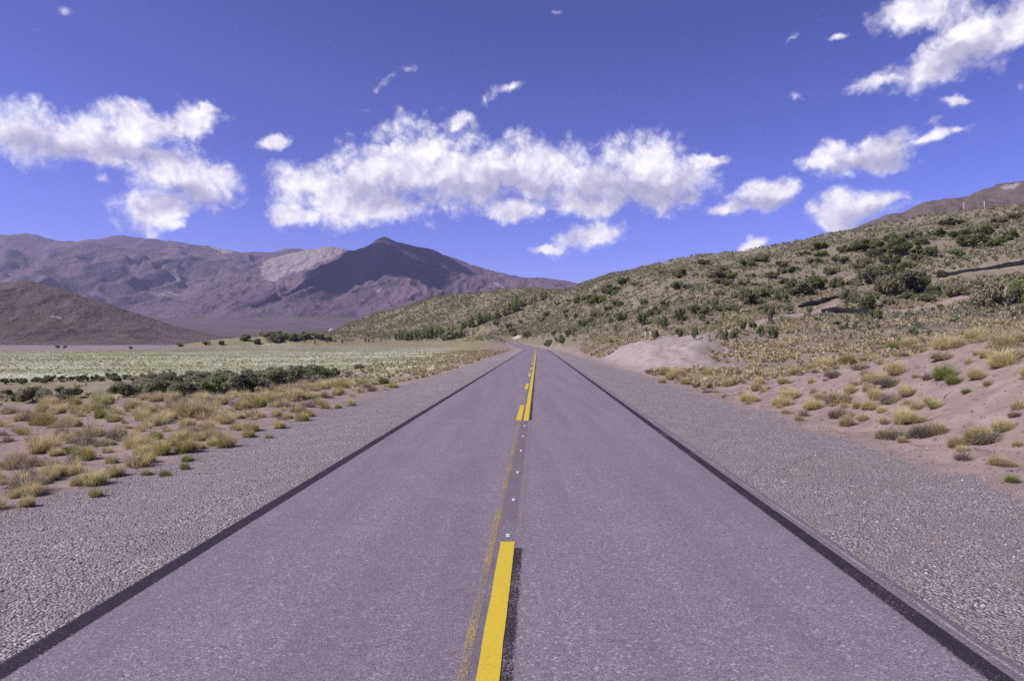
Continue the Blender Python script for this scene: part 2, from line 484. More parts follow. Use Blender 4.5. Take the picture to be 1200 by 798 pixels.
# ------------------------------------------------------------------ materials: ground
def zone_ground_material():
    m, n = material("valley_ground")
    tc = n.n('ShaderNodeTexCoord'); P = tc.outputs['Object']
    za, zb = n.attr('zone'), n.attr('zone_more')
    s1 = n.n('ShaderNodeSeparateColor'); n.link(za, s1.inputs[0])
    s2 = n.n('ShaderNodeSeparateColor'); n.link(zb, s2.inputs[0])
    gravel, sand, pale = s1.outputs[0], s1.outputs[1], s1.outputs[2]
    river, hill, track = s2.outputs[0], s2.outputs[1], s2.outputs[2]
    fine = n.noise(P, 14.0, 6, 0.65)
    mid = n.noise(P, 1.1, 6, 0.6)
    big = n.noise(P, 0.09, 5, 0.55)
    huge = n.noise(P, 0.008, 5, 0.55)
    # mauve silty soil with dry litter
    soil = n.mix(n.mr(mid, 0.35, 0.68), (0.222, 0.166, 0.148), (0.300, 0.230, 0.205))
    soil = n.mix(n.mr(fine, 0.55, 0.75), soil, (0.150, 0.110, 0.100))
    soil = n.mix(n.mr(big, 0.5, 0.72, 0, 0.5), soil, (0.30, 0.235, 0.19))
    # loose gravel
    v1 = n.voro(P, 40.0, out='Color'); sv = n.n('ShaderNodeSeparateColor'); n.link(v1, sv.inputs[0])
    gv = n.ramp(sv.outputs[0], [(0.0, (0.075, 0.060, 0.066)), (0.36, (0.235, 0.198, 0.196)), (0.88, (0.355, 0.312, 0.305)), (1.0, (0.56, 0.52, 0.51))])
    v2 = n.voro(P, 105.0, out='Color'); sv2 = n.n('ShaderNodeSeparateColor'); n.link(v2, sv2.inputs[0])
    gv2 = n.ramp(sv2.outputs[1], [(0.0, (0.10, 0.080, 0.086)), (0.5, (0.245, 0.203, 0.200)), (1.0, (0.39, 0.345, 0.335))])
    gvm = n.mix(n.mr(mid, 0.4, 0.62), gv, gv2)
    gvm = n.mix(n.mr(big, 0.42, 0.7, 0, 0.45), gvm, (0.245, 0.195, 0.180))
    d1 = n.voro(P, 40.0)
    # pinkish sand of the spoil bank
    sandc = n.mix(n.mr(n.math('ADD', n.math('MULTIPLY', mid, 0.5), n.math('MULTIPLY', fine, 0.5)), 0.38, 0.62), (0.25, 0.200, 0.185), (0.36, 0.300, 0.278))
    # bleached grass flat: streaks of straw, grey green and bare earth
    mp = n.n('ShaderNodeMapping'); n.link(P, mp.inputs['Vector']); mp.inputs['Scale'].default_value = (0.020, 0.075, 0.05)
    st = n.noise(mp.outputs[0], 1.0, 7, 0.62, 0.5)
    palec = n.ramp(st, [(0.30, (0.16, 0.15, 0.075)), (0.43, (0.25, 0.25, 0.13)), (0.5, (0.34, 0.335, 0.21)), (0.58, (0.45, 0.44, 0.31)), (0.68, (0.27, 0.25, 0.14))])
    palec = n.mix(n.mr(mid, 0.45, 0.7, 0, 0.4), palec, (0.17, 0.165, 0.08))
    # dry river bed
    rivc = n.mix(n.noise(mp.outputs[0], 0.7, 6, 0.6), (0.20, 0.15, 0.165), (0.27, 0.215, 0.22))
    # stony hillside
    hl = n.mix(n.mr(big, 0.36, 0.66), (0.165, 0.138, 0.104), (0.218, 0.185, 0.138))
    hl = n.mix(n.mr(mid, 0.46, 0.68), hl, (0.145, 0.125, 0.085))
    hl = n.mix(n.mr(fine, 0.58, 0.72), hl, (0.32, 0.27, 0.215))
    # alluvial fan and far plain
    fan = n.mix(n.mr(huge, 0.38, 0.64), (0.095, 0.072, 0.078), (0.130, 0.100, 0.092))
    fan = n.mix(n.mr(n.noise(P, 0.03, 6, 0.65), 0.5, 0.7), fan, (0.080, 0.078, 0.058))
    tr = n.mix(mid, (0.27, 0.195, 0.18), (0.33, 0.25, 0.225))
    c = soil
    c = n.mix(hill, c, hl)
    c = n.mix(n.attr('zone', 'Alpha'), c, fan)
    olv = n.mix(n.mr(mid, 0.35, 0.65), (0.20, 0.175, 0.090), (0.27, 0.235, 0.135))
    olv = n.mix(n.mr(fine, 0.5, 0.7), olv, (0.135, 0.135, 0.060))
    c = n.mix(n.attr('zone_more', 'Alpha'), c, olv)
    c = n.mix(pale, c, palec)
    c = n.mix(river, c, rivc)
    c = n.mix(track, c, tr)
    c = n.mix(sand, c, sandc)
    edge = n.math('ADD', gravel, n.math('MULTIPLY', n.math('SUBTRACT', n.noise(P, 2.2, 6, 0.7), 0.5), 0.9))
    gm = n.math('MULTIPLY', n.mr(edge, 0.35, 0.65), n.mr(gravel, 0.02, 0.2))
    c = n.mix(gm, c, gvm)
    hgt = n.math('ADD', n.math('MULTIPLY', fine, 0.35), n.math('MULTIPLY', mid, 1.2))
    hgt = n.math('ADD', hgt, n.math('MULTIPLY', n.math('MULTIPLY', n.math('SUBTRACT', 0.6, d1), gm), 0.9))
    nb = n.bump(hgt, 0.85, 0.038)
    finish(n, c, 0.95, nb, 0.1)
    return m

def simple_noise_mat(name, c1, c2, scale, rough=0.85, bump=0.0, bd=0.01, detail=5):
    m, n = material(name)
    tc = n.n('ShaderNodeTexCoord'); P = tc.outputs['Object']
    nz = n.noise(P, scale, detail, 0.6)
    c = n.mix(n.mr(nz, 0.32, 0.68), c1, c2)
    nb = n.bump(nz, bump, bd) if bump else None
    finish(n, c, rough, nb, 0.25)
    return m

M_GROUND = zone_ground_material()

def leaf_material(name, hue_var=0.12, trans=0.25, gain=1.0):
    """colour from the mesh's own tint, a little different from plant to plant"""
    m, n = material(name)
    t = n.attr('tint')
    oi = n.n('ShaderNodeObjectInfo')
    hs = n.n('ShaderNodeHueSaturation')
    n.link(t, hs.inputs['Color'])
    n.put(hs.inputs['Value'], n.math('ADD', (1 - hue_var) * gain, n.math('MULTIPLY', oi.outputs['Random'], 2 * hue_var * gain)))
    r2 = n.math('FRACT', n.math('MULTIPLY', oi.outputs['Random'], 7.31))
    n.put(hs.inputs['Hue'], n.math('ADD', 0.488, n.math('MULTIPLY', r2, 0.024)))
    d = n.n('ShaderNodeBsdfDiffuse'); n.link(hs.outputs[0], d.inputs['Color'])
    tr = n.n('ShaderNodeBsdfTranslucent'); n.link(hs.outputs[0], tr.inputs['Color'])
    mx = n.n('ShaderNodeMixShader'); mx.inputs[0].default_value = trans
    n.link(d.outputs[0], mx.inputs[1]); n.link(tr.outputs[0], mx.inputs[2])
    o = n.n('ShaderNodeOutputMaterial'); n.link(mx.outputs[0], o.inputs['Surface'])
    return m
M_GRASS = leaf_material("dry_grass", 0.16, 0.42, 1.22)
M_LEAF = leaf_material("shrub_leaves", 0.18, 0.40, 1.75)
M_TWIG = simple_noise_mat("grey_bark", (0.12, 0.095, 0.085), (0.20, 0.165, 0.15), 9.0)
M_STONE = leaf_material("pebble", 0.0, 0.0)

# ------------------------------------------------------------------ the ground sheet
th = np.concatenate([np.radians(np.arange(-180, -46, 2.0)), np.radians(np.arange(-46, 46, 0.125)), np.radians(np.arange(46, 180, 2.0))])
rr = np.concatenate([np.geomspace(1.2, 900, 520), np.geomspace(915, 30000, 150)])
TH, RR = np.meshgrid(th, rr)
gx, gy = (np.sin(TH) * RR).ravel(), (np.cos(TH) * RR).ravel()
z, gpx, gye, glat, ghill = ground(gx, gy, True)
nt_, nr_ = len(th), len(rr)
idx = np.arange(nt_ * nr_).reshape(nr_, nt_)
q = np.stack([idx[:-1], np.roll(idx, -1, 1)[:-1], np.roll(idx, -1, 1)[1:], idx[1:]], -1).reshape(-1, 4)
al = np.abs(glat)
wob = 0.5 * fbm(gx / 2.5, gy / 2.5, 3, 71)
gw = np.interp(gye, [0, 60, 120, 240, 400], [7.5, 7.6, 7.2, 5.4, 4.2])
gravel = (1 - sstep(gw - 0.9, gw + 0.9, al + wob)) * (gy < 406)
nz1 = fbm(gx / 14, gy / 14, 3, 81)
sand = sstep(684, 704, gpx + 30 * nz1 * 0.3) * (1 - sstep(815, 875, gpx + 30 * nz1 + 18 * fbm(gx / 4, gy / 4, 3, 83))) * sstep(48, 52, gye + 3 * nz1) * (1 - sstep(82, 94, gye - 0.18 * np.abs(gpx - 760) * 0.2 + 5 * nz1)) * sstep(7.0, 9, glat)
sand = np.maximum(sand, sstep(0.25, 0.5, np.exp(-((gpx - 870) / 26) ** 2 - ((gye - 60) / 5) ** 2)))
nz2 = fbm(gx / 55, gy / 30, 4, 91)
pale = (glat < -9) * sstep(64, 82, gye + 14 * nz2 - 0.02 * (gpx - 0)) * (1 - sstep(330, 430, gye + 60 * nz2)) * (1 - sstep(505, 560, gpx + 20 * nz2 + 0.02 * gye))
river = sstep(330, 400, gye + 50 * nz2) * (1 - sstep(1150, 1500, gye + 120 * nz2)) * (gpx < 560) * (1 - sstep(-1.5, 0.0, z))
hillz = sstep(-0.5, 2.0, z + 1.0 * nz1) * (z > -1.6) * sstep(40, 60, gye) * (gye < 1100)
hillz = np.maximum(hillz, 0.85 * sstep(38, 50, gye) * (glat > 9) * (gye < 1100))
fan = sstep(900, 1500, gye)
tyc = 108 + 0.012 * (gpx - 1000) + 5 * fbm(gpx / 150, gye * 0, 2, 95)
track = np.exp(-((gye - tyc) / 3.2) ** 2) * sstep(930, 990, gpx) * 0.9
tyd = np.interp(gpx, [840, 900, 960, 985], [82, 100, 112, 122])
track = np.maximum(track, np.exp(-((gye - tyd) / 5.5) ** 2) * sstep(838, 850, gpx) * (1 - sstep(975, 990, gpx)))
track = track * (gye < 200)
zone = np.stack([gravel, sand, pale, fan], 1)
olive = sstep(30, 40, gye + 5 * nz1) * sstep(10, 14, -glat + 3 * nz1) * (1 - sstep(420, 520, gye)) * (gpx < 600) * (0.45 + 0.55 * sstep(-.3, .25, fbm(gx / 6, gy / 6, 3, 97)))
zone2 = np.stack([river, hillz, track, olive], 1)
me = mesh_np("ground", np.stack([gx, gy, z], 1), q[:, ::-1], [M_GROUND], True, {'zone': zone, 'zone_more': zone2})
link("ground", me, "mauve desert valley floor rising into a stony scrub hillside", None, kind='structure')

# ------------------------------------------------------------------ mountains and far hills
def mountain_material(name, cols, pale_amt=0.0, scale=1.0):
    m, n = material(name)
    tc = n.n('ShaderNodeTexCoord'); P = tc.outputs['Object']
    a = n.noise(P, 0.0009 * scale, 7, 0.6, 0.4)
    b = n.noise(P, 0.0045 * scale, 7, 0.65)
    c3 = n.noise(P, 0.018 * scale, 5, 0.65)
    c = n.ramp(a, [(0.30, cols[0]), (0.45, cols[1]), (0.56, cols[2]), (0.70, cols[3])])
    c = n.mix(n.mr(b, 0.46, 0.68, 0, 0.75), c, cols[4])
    c = n.mix(n.mr(c3, 0.5, 0.70, 0, 0.6), c, cols[5])
    sl = n.attr('scree', 'Fac')
    slm = n.mr(n.math('ADD', sl, n.math('MULTIPLY', n.math('SUBTRACT', b, 0.5), 2.2)), 0.42, 0.62)
    c = n.mix(slm, c, n.mix(c3, (0.33, 0.28, 0.265), (0.25, 0.20, 0.195)))
    nb = n.bump(n.math('ADD', b, n.math('MULTIPLY', c3, 0.4)), 0.9, 55.0 / scale)
    finish(n, c, 0.95, nb, 0.05)
    return m

def mountain(name, label, mat, ridge, y_foot, y_ridge, z_foot, amp, seed, sx=900.0, nx=520, ny=170, power=1.25, scree=None, rough=1.0):
    """ridge: list of (photo column, photo row) of the crest line seen from the road"""
    rp = np.array(ridge, float)
    pxs = np.linspace(rp[0, 0], rp[-1, 0], nx)
    crest = np.interp(pxs, rp[:, 0], rp[:, 1])
    k = np.hanning(7); k /= k.sum()
    crest = np.convolve(np.pad(crest, 3, mode='edge'), k, 'valid')
    zr = CAM_H - (crest - HY) * y_ridge / F
    xr = (pxs - CX) / F * y_ridge
    t = np.linspace(0, 1.35, ny)
    T, XR = np.meshgrid(t, xr, indexing='ij')
    ZR = np.broadcast_to(zr, T.shape)
    Y = y_foot + (y_ridge - y_foot) * T
    X = XR + 0 * T
    wx = 0.22 * sx * fbm(X / sx / 0.8, Y / sx / 0.8, 3, seed + 40)
    rg = ridged((X + wx) / sx, (Y * 0.45 + wx) / sx, 6, seed)
    fine = fbm(X / sx * 5, Y / sx * 5, 4, seed + 9)
    up = np.where(T <= 1, np.clip(T, 0, 1) ** power, 1 - 0.9 * (T - 1) / 0.35 * 0.8)
    env = np.sin(np.clip(T, 0, 1) * math.pi) ** 0.75
    H = np.maximum(ZR - z_foot, 3)
    Z = z_foot + H * up + env * amp * (rg - 0.95) * np.clip(H / (H.max() * 0.6), 0.15, 1)
    rg2 = ridged((X + wx) / sx * 3.6, (Y * 0.4 + wx) / sx * 3.6, 4, seed + 21)
    Z = Z + env * amp * 0.15 * (rg2 - 0.9) * np.clip(H / (H.max() * 0.6), 0.15, 1)
    Z = Z + amp * 0.10 * rough * fine * np.clip(T * 2, 0, 1) * np.clip(H / (H.max() * 0.5), 0.1, 1)
    Z = np.where(T <= 0.012, Z - 60, Z)
    v = np.stack([X, Y, Z], -1).reshape(-1, 3)
    ii = np.arange(ny * nx).reshape(ny, nx)
    f = np.stack([ii[:-1, :-1], ii[:-1, 1:], ii[1:, 1:], ii[1:, :-1]], -1).reshape(-1, 4)
    vpx, vpy = CX + F * v[:, 0] / v[:, 1], HY - F * (v[:, 2] - CAM_H) / v[:, 1]
    sc = scree(vpx, vpy, v) if scree else np.zeros(len(v))
    me = mesh_np(name, v, f, [mat], True, {'scree': sc})
    return link(name, me, label, None, kind='structure')

PURPLE = [(0.080, 0.056, 0.086), (0.125, 0.086, 0.118), (0.165, 0.110, 0.136), (0.108, 0.098, 0.082), (0.086, 0.078, 0.074), (0.200, 0.150, 0.165)]
BROWN = [(0.085, 0.068, 0.060), (0.115, 0.090, 0.076), (0.14, 0.100, 0.098), (0.105, 0.095, 0.062), (0.075, 0.070, 0.050), (0.18, 0.140, 0.125)]
TAN = [(0.11, 0.084, 0.086), (0.135, 0.103, 0.100), (0.16, 0.120, 0.108), (0.115, 0.102, 0.080), (0.10, 0.088, 0.070), (0.20, 0.162, 0.142)]
M_RANGE = mountain_material("purple_rock", PURPLE)
M_PEAK = mountain_material("peak_rock", PURPLE)
M_NEARHILL = mountain_material("brown_hill", BROWN, scale=4.0)
M_TANHILL = mountain_material("tan_hill", TAN, scale=4.0)

def g2(px, py, cx, cy, rx, ry, rot=0):
    c, s = math.cos(math.radians(rot)), math.sin(math.radians(rot))
    dx, dy = px - cx, -(py - cy)
    a, b = (dx * c + dy * s) / rx, (-dx * s + dy * c) / ry
    return np.exp(-(a * a + b * b))
mountain("mountain_range", "long purple mountain range on the left horizon", M_RANGE,
         [(-520, 262), (-300, 266), (-120, 272), (-40, 277), (0, 275), (28, 272.5), (57, 280), (90, 281.5), (117, 280), (135, 275.5), (153, 278.5), (180, 279), (200, 281.5), (233, 286.5), (267, 292.5), (287, 296), (307, 295), (323, 296), (336, 292), (349, 291.5), (362, 295), (400, 297), (460, 305), (520, 318), (580, 330), (660, 345)],
         5400, 10000, 185, 210, 101, 1300.0, scree=lambda a, b, v: 1.0 * g2(a, b, 258, 292, 18, 3, -18) + 0.75 * g2(a, b, 208, 322, 14, 12, 30) + 0.6 * g2(a, b, 190, 345, 30, 5, 0))
mountain("mountain_peak", "dark pointed peak half under a cloud shadow with a pale scree slope", M_PEAK,
         [(255, 352), (285, 330), (300, 312), (318, 303), (345, 296), (372, 290), (384, 288.5), (400, 291.5), (413, 293), (424, 290), (434, 285.5), (443, 279.5), (450, 277.3), (458, 279.5), (468, 284), (480, 287.5), (507, 293), (527, 301), (547, 308), (573, 316.5), (597, 322), (623, 325), (657, 328), (700, 336), (760, 350), (850, 372)],
         5000, 7000, 165, 110, 202, 800.0, power=1.12, scree=lambda a, b, v: 1.3 * g2(a, b, 352, 304, 42, 14, 20) + 0.8 * g2(a, b, 400, 293, 18, 4, 0) + 0.8 * g2(a, b, 320, 318, 14, 10, 40) + 1.0 * g2(a, b, 583, 333, 9, 2, -25) + 0.35 * g2(a, b, 430, 342, 60, 10, 0))
mountain("near_hill", "dark brown rounded hill at the left edge across the river bed", M_NEARHILL,
         [(-420, 300), (-200, 318), (-60, 333), (0, 331), (33, 328.5), (67, 337), (100, 348), (133, 358), (167, 369), (200, 380), (235, 389), (275, 396), (310, 400), (345, 403)],
         1280, 1800, -4, 20, 303, 210.0, nx=420, ny=150, power=1.3, scree=lambda a, b, v: 0.42 * g2(a, b, 70, 374, 14, 6, -20))
mountain("far_hill", "tan and mauve hill rising behind the scrub slope at the right edge", M_TANHILL,
         [(900, 330), (950, 296), (980, 277), (1017, 258.5), (1053, 247.5), (1090, 236.5), (1127, 231), (1145, 225.5), (1167, 216.5), (1185, 213.5), (1200, 211.5), (1300, 196), (1450, 180), (1700, 190), (2000, 230)],
         950, 1600, 60, 60, 404, 260.0, nx=420, ny=130, power=1.0, scree=lambda a, b, v: 0.75 * g2(a, b, 1185, 219, 16, 4, 10))

# ------------------------------------------------------------------ road
def road_material():
    m, n = material("mauve_chip_seal")
    tc = n.n('ShaderNodeTexCoord'); P = tc.outputs['Object']
    v = n.voro(P, 95.0, out='Color'); s = n.n('ShaderNodeSeparateColor'); n.link(v, s.inputs[0])
    c = n.ramp(s.outputs[0], [(0.0, (0.105, 0.083, 0.100)), (0.30, (0.175, 0.140, 0.162)), (0.72, (0.225, 0.180, 0.208)), (0.94, (0.28, 0.232, 0.26)), (1.0, (0.44, 0.39, 0.41))])
    v2 = n.voro(P, 42.0, out='Color'); s2 = n.n('ShaderNodeSeparateColor'); n.link(v2, s2.inputs[0])
    c = n.mix(n.mr(s2.outputs[1], 0.90, 0.98, 0, 0.4), c, (0.075, 0.058, 0.072))
    c = n.mix(n.mr(s2.outputs[2], 0.975, 0.99, 0, 0.4), c, (0.50, 0.45, 0.47))
    mp = n.n('ShaderNodeMapping'); n.link(P, mp.inputs['Vector']); mp.inputs['Scale'].default_value = (1.6, 0.07, 1)
    lane = n.noise(mp.outputs[0], 1.0, 5, 0.6)
    patch = n.noise(P, 0.7, 6, 0.6)
    c = n.mix(n.mr(lane, 0.38, 0.66, 0, 0.45), c, (0.15, 0.115, 0.140))
    c = n.mix(n.mr(patch, 0.50, 0.75, 0, 0.25), c, (0.27, 0.222, 0.243))
    lat = n.attr('lateral', 'Fac')
    ctr = n.math('MULTIPLY', n.mr(lat, -0.24, -0.19), n.mr(lat, 0.02, -0.02))
    ctr = n.math('MULTIPLY', ctr, n.mr(patch, 0.35, 0.55, 0.25, 0.55))
    c = n.mix(ctr, c, (0.120, 0.092, 0.112))
    h = n.math('ADD', n.voro(P, 95.0), n.math('MULTIPLY', n.noise(P, 60, 3, 0.6), 0.5))
    nb = n.bump(h, 0.65, 0.006)
    finish(n, c, 0.82, nb, 0.25)
    return m
M_ROAD = road_material()

def ribbon(name, lats, y0, y1, zoff, mat, step=2.0, dz=None, jitter=0.0):
    """strip along the road between the given lateral offsets"""
    ys = np.arange(y0, y1 + 1e-6, step) if (y1 - y0) > step else np.array([y0, y1])
    if ys[-1] < y1 - 1e-6: ys = np.append(ys, y1)
    xs, zs = road_x(ys), road_z(ys)
    L = np.array(lats, float); dz = np.zeros(len(L)) if dz is None else np.array(dz, float)
    V = np.stack([xs[:, None] + L[None], np.broadcast_to(ys[:, None], (len(ys), len(L))), zs[:, None] + zoff + dz[None]], -1)
    if jitter:
        V[:, 0, 0] += jitter * perlin(ys * 1.7, ys * 0 + 3.3, 5); V[:, -1, 0] += jitter * perlin(ys * 1.9, ys * 0 + 8.1, 6)
    ii = np.arange(len(ys) * len(L)).reshape(len(ys), len(L))
    f = np.stack([ii[:-1, :-1], ii[:-1, 1:], ii[1:, 1:], ii[1:, :-1]], -1).reshape(-1, 4)
    lat = np.broadcast_to(L[None], (len(ys), len(L))).ravel()
    return V.reshape(-1, 3), f, {'lateral': lat}

v, f, a = ribbon("road", [-3.50, -3.435, -3.3, -2, -0.5, -0.24, -0.1, 0.02, 0.3, 2, 3.3, 3.54, 3.60], -60, 408, 0.0, M_ROAD, 1.0,
                 [-0.05, -0.004, 0, 0, 0, 0, 0, 0, 0, 0, 0, -0.004, -0.045])
link("road", mesh_np("road", v, f, [M_ROAD], True, a), "straight mauve chip-seal road with black edge lines", None, kind='structure')

def paint_material(name, col, col2, wear_lo, wear_hi, scale=28.0, rough=0.6, soft=None):
    """worn paint: chips of the road show through"""
    m, n = material(name)
    tc = n.n('ShaderNodeTexCoord'); P = tc.outputs['Object']
    w = n.noise(P, scale, 5, 0.7)
    w2 = n.noise(P, 0.9, 3, 0.6)
    b = n.n('ShaderNodeBsdfPrincipled')
    n.link(n.mix(n.mr(n.noise(P, 70, 4, 0.7), 0.35, 0.7), col, col2), b.inputs['Base Color'])
    b.inputs['Roughness'].default_value = rough
    b.inputs['Specular IOR Level'].default_value = 0.08
    n.link(n.bump(n.voro(P, 95.0), 0.5, 0.004), b.inputs['Normal'])
    k = n.math('ADD', w, n.math('MULTIPLY', n.math('SUBTRACT', w2, 0.5), 0.35))
    fac = n.mr(k, wear_lo, wear_hi)
    if soft:
        lat = n.attr('lateral', 'Fac')
        e = n.mr(lat, soft[0], soft[1])
        fac = n.math('MULTIPLY', fac, n.mr(n.math('ADD', e, n.math('MULTIPLY', n.math('SUBTRACT', w, 0.5), 0.9)), 0.15, 0.6))
    t = n.n('ShaderNodeBsdfTransparent')
    mx = n.n('ShaderNodeMixShader'); n.link(fac, mx.inputs[0])
    n.link(t.outputs[0], mx.inputs[1]); n.link(b.outputs[0], mx.inputs[2])
    o = n.n('ShaderNodeOutputMaterial'); n.link(mx.outputs[0], o.inputs['Surface'])
    return m
YEL, YEL2 = (0.60, 0.435, 0.042), (0.50, 0.355, 0.038)
M_YELLOW = paint_material("yellow_road_paint", YEL, YEL2, 0.27, 0.35, 75)
M_FAINT = paint_material("faint_yellow_line", (0.42, 0.31, 0.13), (0.33, 0.25, 0.13), 0.44, 0.60, 55)
M_FAINT2 = paint_material("fainter_yellow_line", (0.36, 0.275, 0.14), (0.28, 0.22, 0.14), 0.50, 0.66, 55)
M_BLACK_L = paint_material("black_edge_paint", (0.024, 0.018, 0.026), (0.060, 0.046, 0.060), 0.28, 0.52, 45, 0.7, (-3.215, -3.30))
M_BLACK_R = paint_material("black_edge_paint_right", (0.020, 0.015, 0.022), (0.055, 0.042, 0.055), 0.30, 0.56, 45, 0.7, (3.14, 3.27))
M_SMEAR = paint_material("black_paint_smear", (0.022, 0.018, 0.022), (0.060, 0.048, 0.056), 0.36, 0.60, 55, 0.7, (0.135, 0.02))
M_CHALK = paint_material("pale_edge_streak", (0.36, 0.31, 0.33), (0.30, 0.25, 0.27), 0.42, 0.55, 50)

# edge lines, the pale streak outside the right one
def marking(name, lats, y0, y1, mat, label, zoff=0.004, step=2.0, jitter=0.0):
    v, f, a = ribbon(name, lats, y0, y1, zoff, mat, step, None, jitter)
    return link(name, mesh_np(name, v, f, [mat], False, a), label, None, kind='structure')
marking("edge_line", [-3.425, -3.36, -3.30, -3.22], -60, 408, M_BLACK_L, "black edge line on the left side of the road", 0.004, 1.0)
marking("edge_line", [3.14, 3.22, 3.30, 3.36], -60, 408, M_BLACK_R, "black edge line on the right side of the road", 0.004, 1.0)
marking("edge_streak", [3.43, 3.465], 2, 60, M_CHALK, "pale scraped streak outside the right edge line", 0.004, 0.5, 0.02)
# centre line offsets are measured from the middle of the carriageway (-0.255 m from the camera)
marking("centre_dash", [-0.150, 0.005], 3.0, 7.52, M_YELLOW, "thick yellow centre dash nearest the camera", 0.008, 0.25, 0.006)
marking("centre_line", [-0.140, 0.005], 19.1, 420, M_YELLOW, "solid yellow centre line running to the bend", 0.008, 1.0, 0.005)
marking("paint_smear", [0.007, 0.07, 0.14], 3.0, 7.3, M_SMEAR, "black smear along the right side of the nearest yellow dash", 0.004, 0.25, 0.008)
marking("paint_smear", [0.007, 0.07, 0.14], 19.3, 300, M_SMEAR, "black smear along the right side of the solid yellow line", 0.004, 1.0, 0.006)
marking("faint_line", [-0.275, -0.205], 2.0, 19.6, M_FAINT, "faint worn yellow guide line left of the centre dash", 0.004, 0.4, 0.012)
marking("faint_line", [0.045, 0.085], 7.6, 19.0, M_FAINT2, "barely visible worn yellow guide line right of the centre", 0.004, 0.4, 0.010)
for k, y0 in enumerate([19.2] + [31.9 + 11.8 * i for i in range(14)]):
    marking("centre_dash", [-0.355, -0.20], y0, y0 + (4.6 if k == 0 else 4.4), M_YELLOW,
            "short yellow dash %s beside the solid yellow line" % ("first from the camera" if k == 0 else "%d metres ahead" % round(y0)), 0.008, 0.5, 0.006)

# small white reflective tabs standing on the asphalt
M_TAB = simple_noise_mat("white_reflector_plastic", (0.62, 0.61, 0.64), (0.52, 0.51, 0.54), 40, 0.35)
g = Geo()
box(g, -0.031, 0.031, -0.018, 0.018, 0.0, 0.005); box(g, -0.031, 0.031, 0.004, 0.012, 0.005, 0.024)
tab_me = g.mesh("reflector_tab", [M_TAB])
for k, yy in enumerate([7.75, 9.5, 11.5, 13.8, 15.9, 17.9]):
    o = link("reflector_tab", tab_me,
             "small white reflective tab on the asphalt, %s" % ["nearest the camera just beyond the yellow dash", "second from the camera", "third from the camera",
              "fourth from the camera", "fifth from the camera", "farthest, just before the solid yellow line"][k],
             "reflector", "white reflective tabs along the road centre", loc=(road_x(yy) - 0.07, yy, 0.0), rz=rng.uniform(-.05, .05))

# ------------------------------------------------------------------ gravel on the shoulders
def ico():
    p = (1 + 5 ** .5) / 2
    v = np.array([(-1, p, 0), (1, p, 0), (-1, -p, 0), (1, -p, 0), (0, -1, p), (0, 1, p), (0, -1, -p), (0, 1, -p), (p, 0, -1), (p, 0, 1), (-p, 0, -1), (-p, 0, 1)], float)
    v /= np.linalg.norm(v[0])
    f = np.array([(0, 11, 5), (0, 5, 1), (0, 1, 7), (0, 7, 10), (0, 10, 11), (1, 5, 9), (5, 11, 4), (11, 10, 2), (10, 7, 6), (7, 1, 8), (3, 9, 4), (3, 4, 2), (3, 2, 6), (3, 6, 8), (3, 8, 9), (4, 9, 5), (2, 4, 11), (6, 2, 10), (8, 6, 7), (9, 8, 1)])
    return v, f
IV, IF = ico()
def stones(n, lat_lo, lat_hi, y_lo, y_hi, s_lo, s_hi, side, spread=1.0):
    y = y_lo * (y_hi / y_lo) ** (rng.random(n) ** spread)
    lat = lat_lo + (lat_hi - lat_lo) * rng.random(n)
    x = road_x(y) + side * lat
    s = s_lo * (s_hi / s_lo) ** (rng.random(n) ** 1.8)
    zz = ground(x, y)
    return x, y, zz, s
def stone_mesh(name, x, y, zz, s, cols):
    n = len(x)
    a = rng.random(n) * 6.283
    sq = np.stack([rng.uniform(.75, 1.35, n), rng.uniform(.65, 1.1, n), rng.uniform(.4, .8, n)], 1)
    v = IV[None] * (1 + rng.uniform(-.22, .22, (n, 12, 1))) * sq[:, None]
    c, si = np.cos(a)[:, None], np.sin(a)[:, None]
    vx, vy = v[..., 0] * c - v[..., 1] * si, v[..., 0] * si + v[..., 1] * c
    V = np.stack([vx * s[:, None] + x[:, None], vy * s[:, None] + y[:, None], v[..., 2] * s[:, None] + (zz + 0.12 * s)[:, None]], -1).reshape(-1, 3)
    Fc = (IF[None] + (np.arange(n) * 12)[:, None, None]).reshape(-1, 3)
    return mesh_np(name, V, Fc, [M_STONE], False, {'tint': np.repeat(cols, 12, 0)})
parts = []
for side in (-1, 1):
    parts.append(stones(22000, 4.0, 7.9, 2.6, 30, 0.005, 0.019, side))
    parts.append(stones(4500, 6.5, 9.5, 3, 34, 0.006, 0.022, side))
    parts.append(stones(4500, 3.40 if side < 0 else 3.56, 4.6, 2.6, 26, 0.004, 0.012, side))
X_, Y_, Z_, S_ = [np.concatenate(q) for q in zip(*parts)]
pal = np.array([(0.24, 0.205, 0.208), (0.32, 0.283, 0.280), (0.13, 0.108, 0.115), (0.36, 0.32, 0.315), (0.26, 0.20, 0.178), (0.55, 0.51, 0.50), (0.18, 0.16, 0.18)])
ci = rng.choice(len(pal), len(X_), p=[.26, .22, .18, .12, .12, .03, .07])
link("gravel", stone_mesh("gravel", X_, Y_, Z_, S_, pal[ci] * rng.uniform(.8, 1.15, (len(ci), 1))), "loose grey and mauve gravel covering both road shoulders", None, kind='stuff')

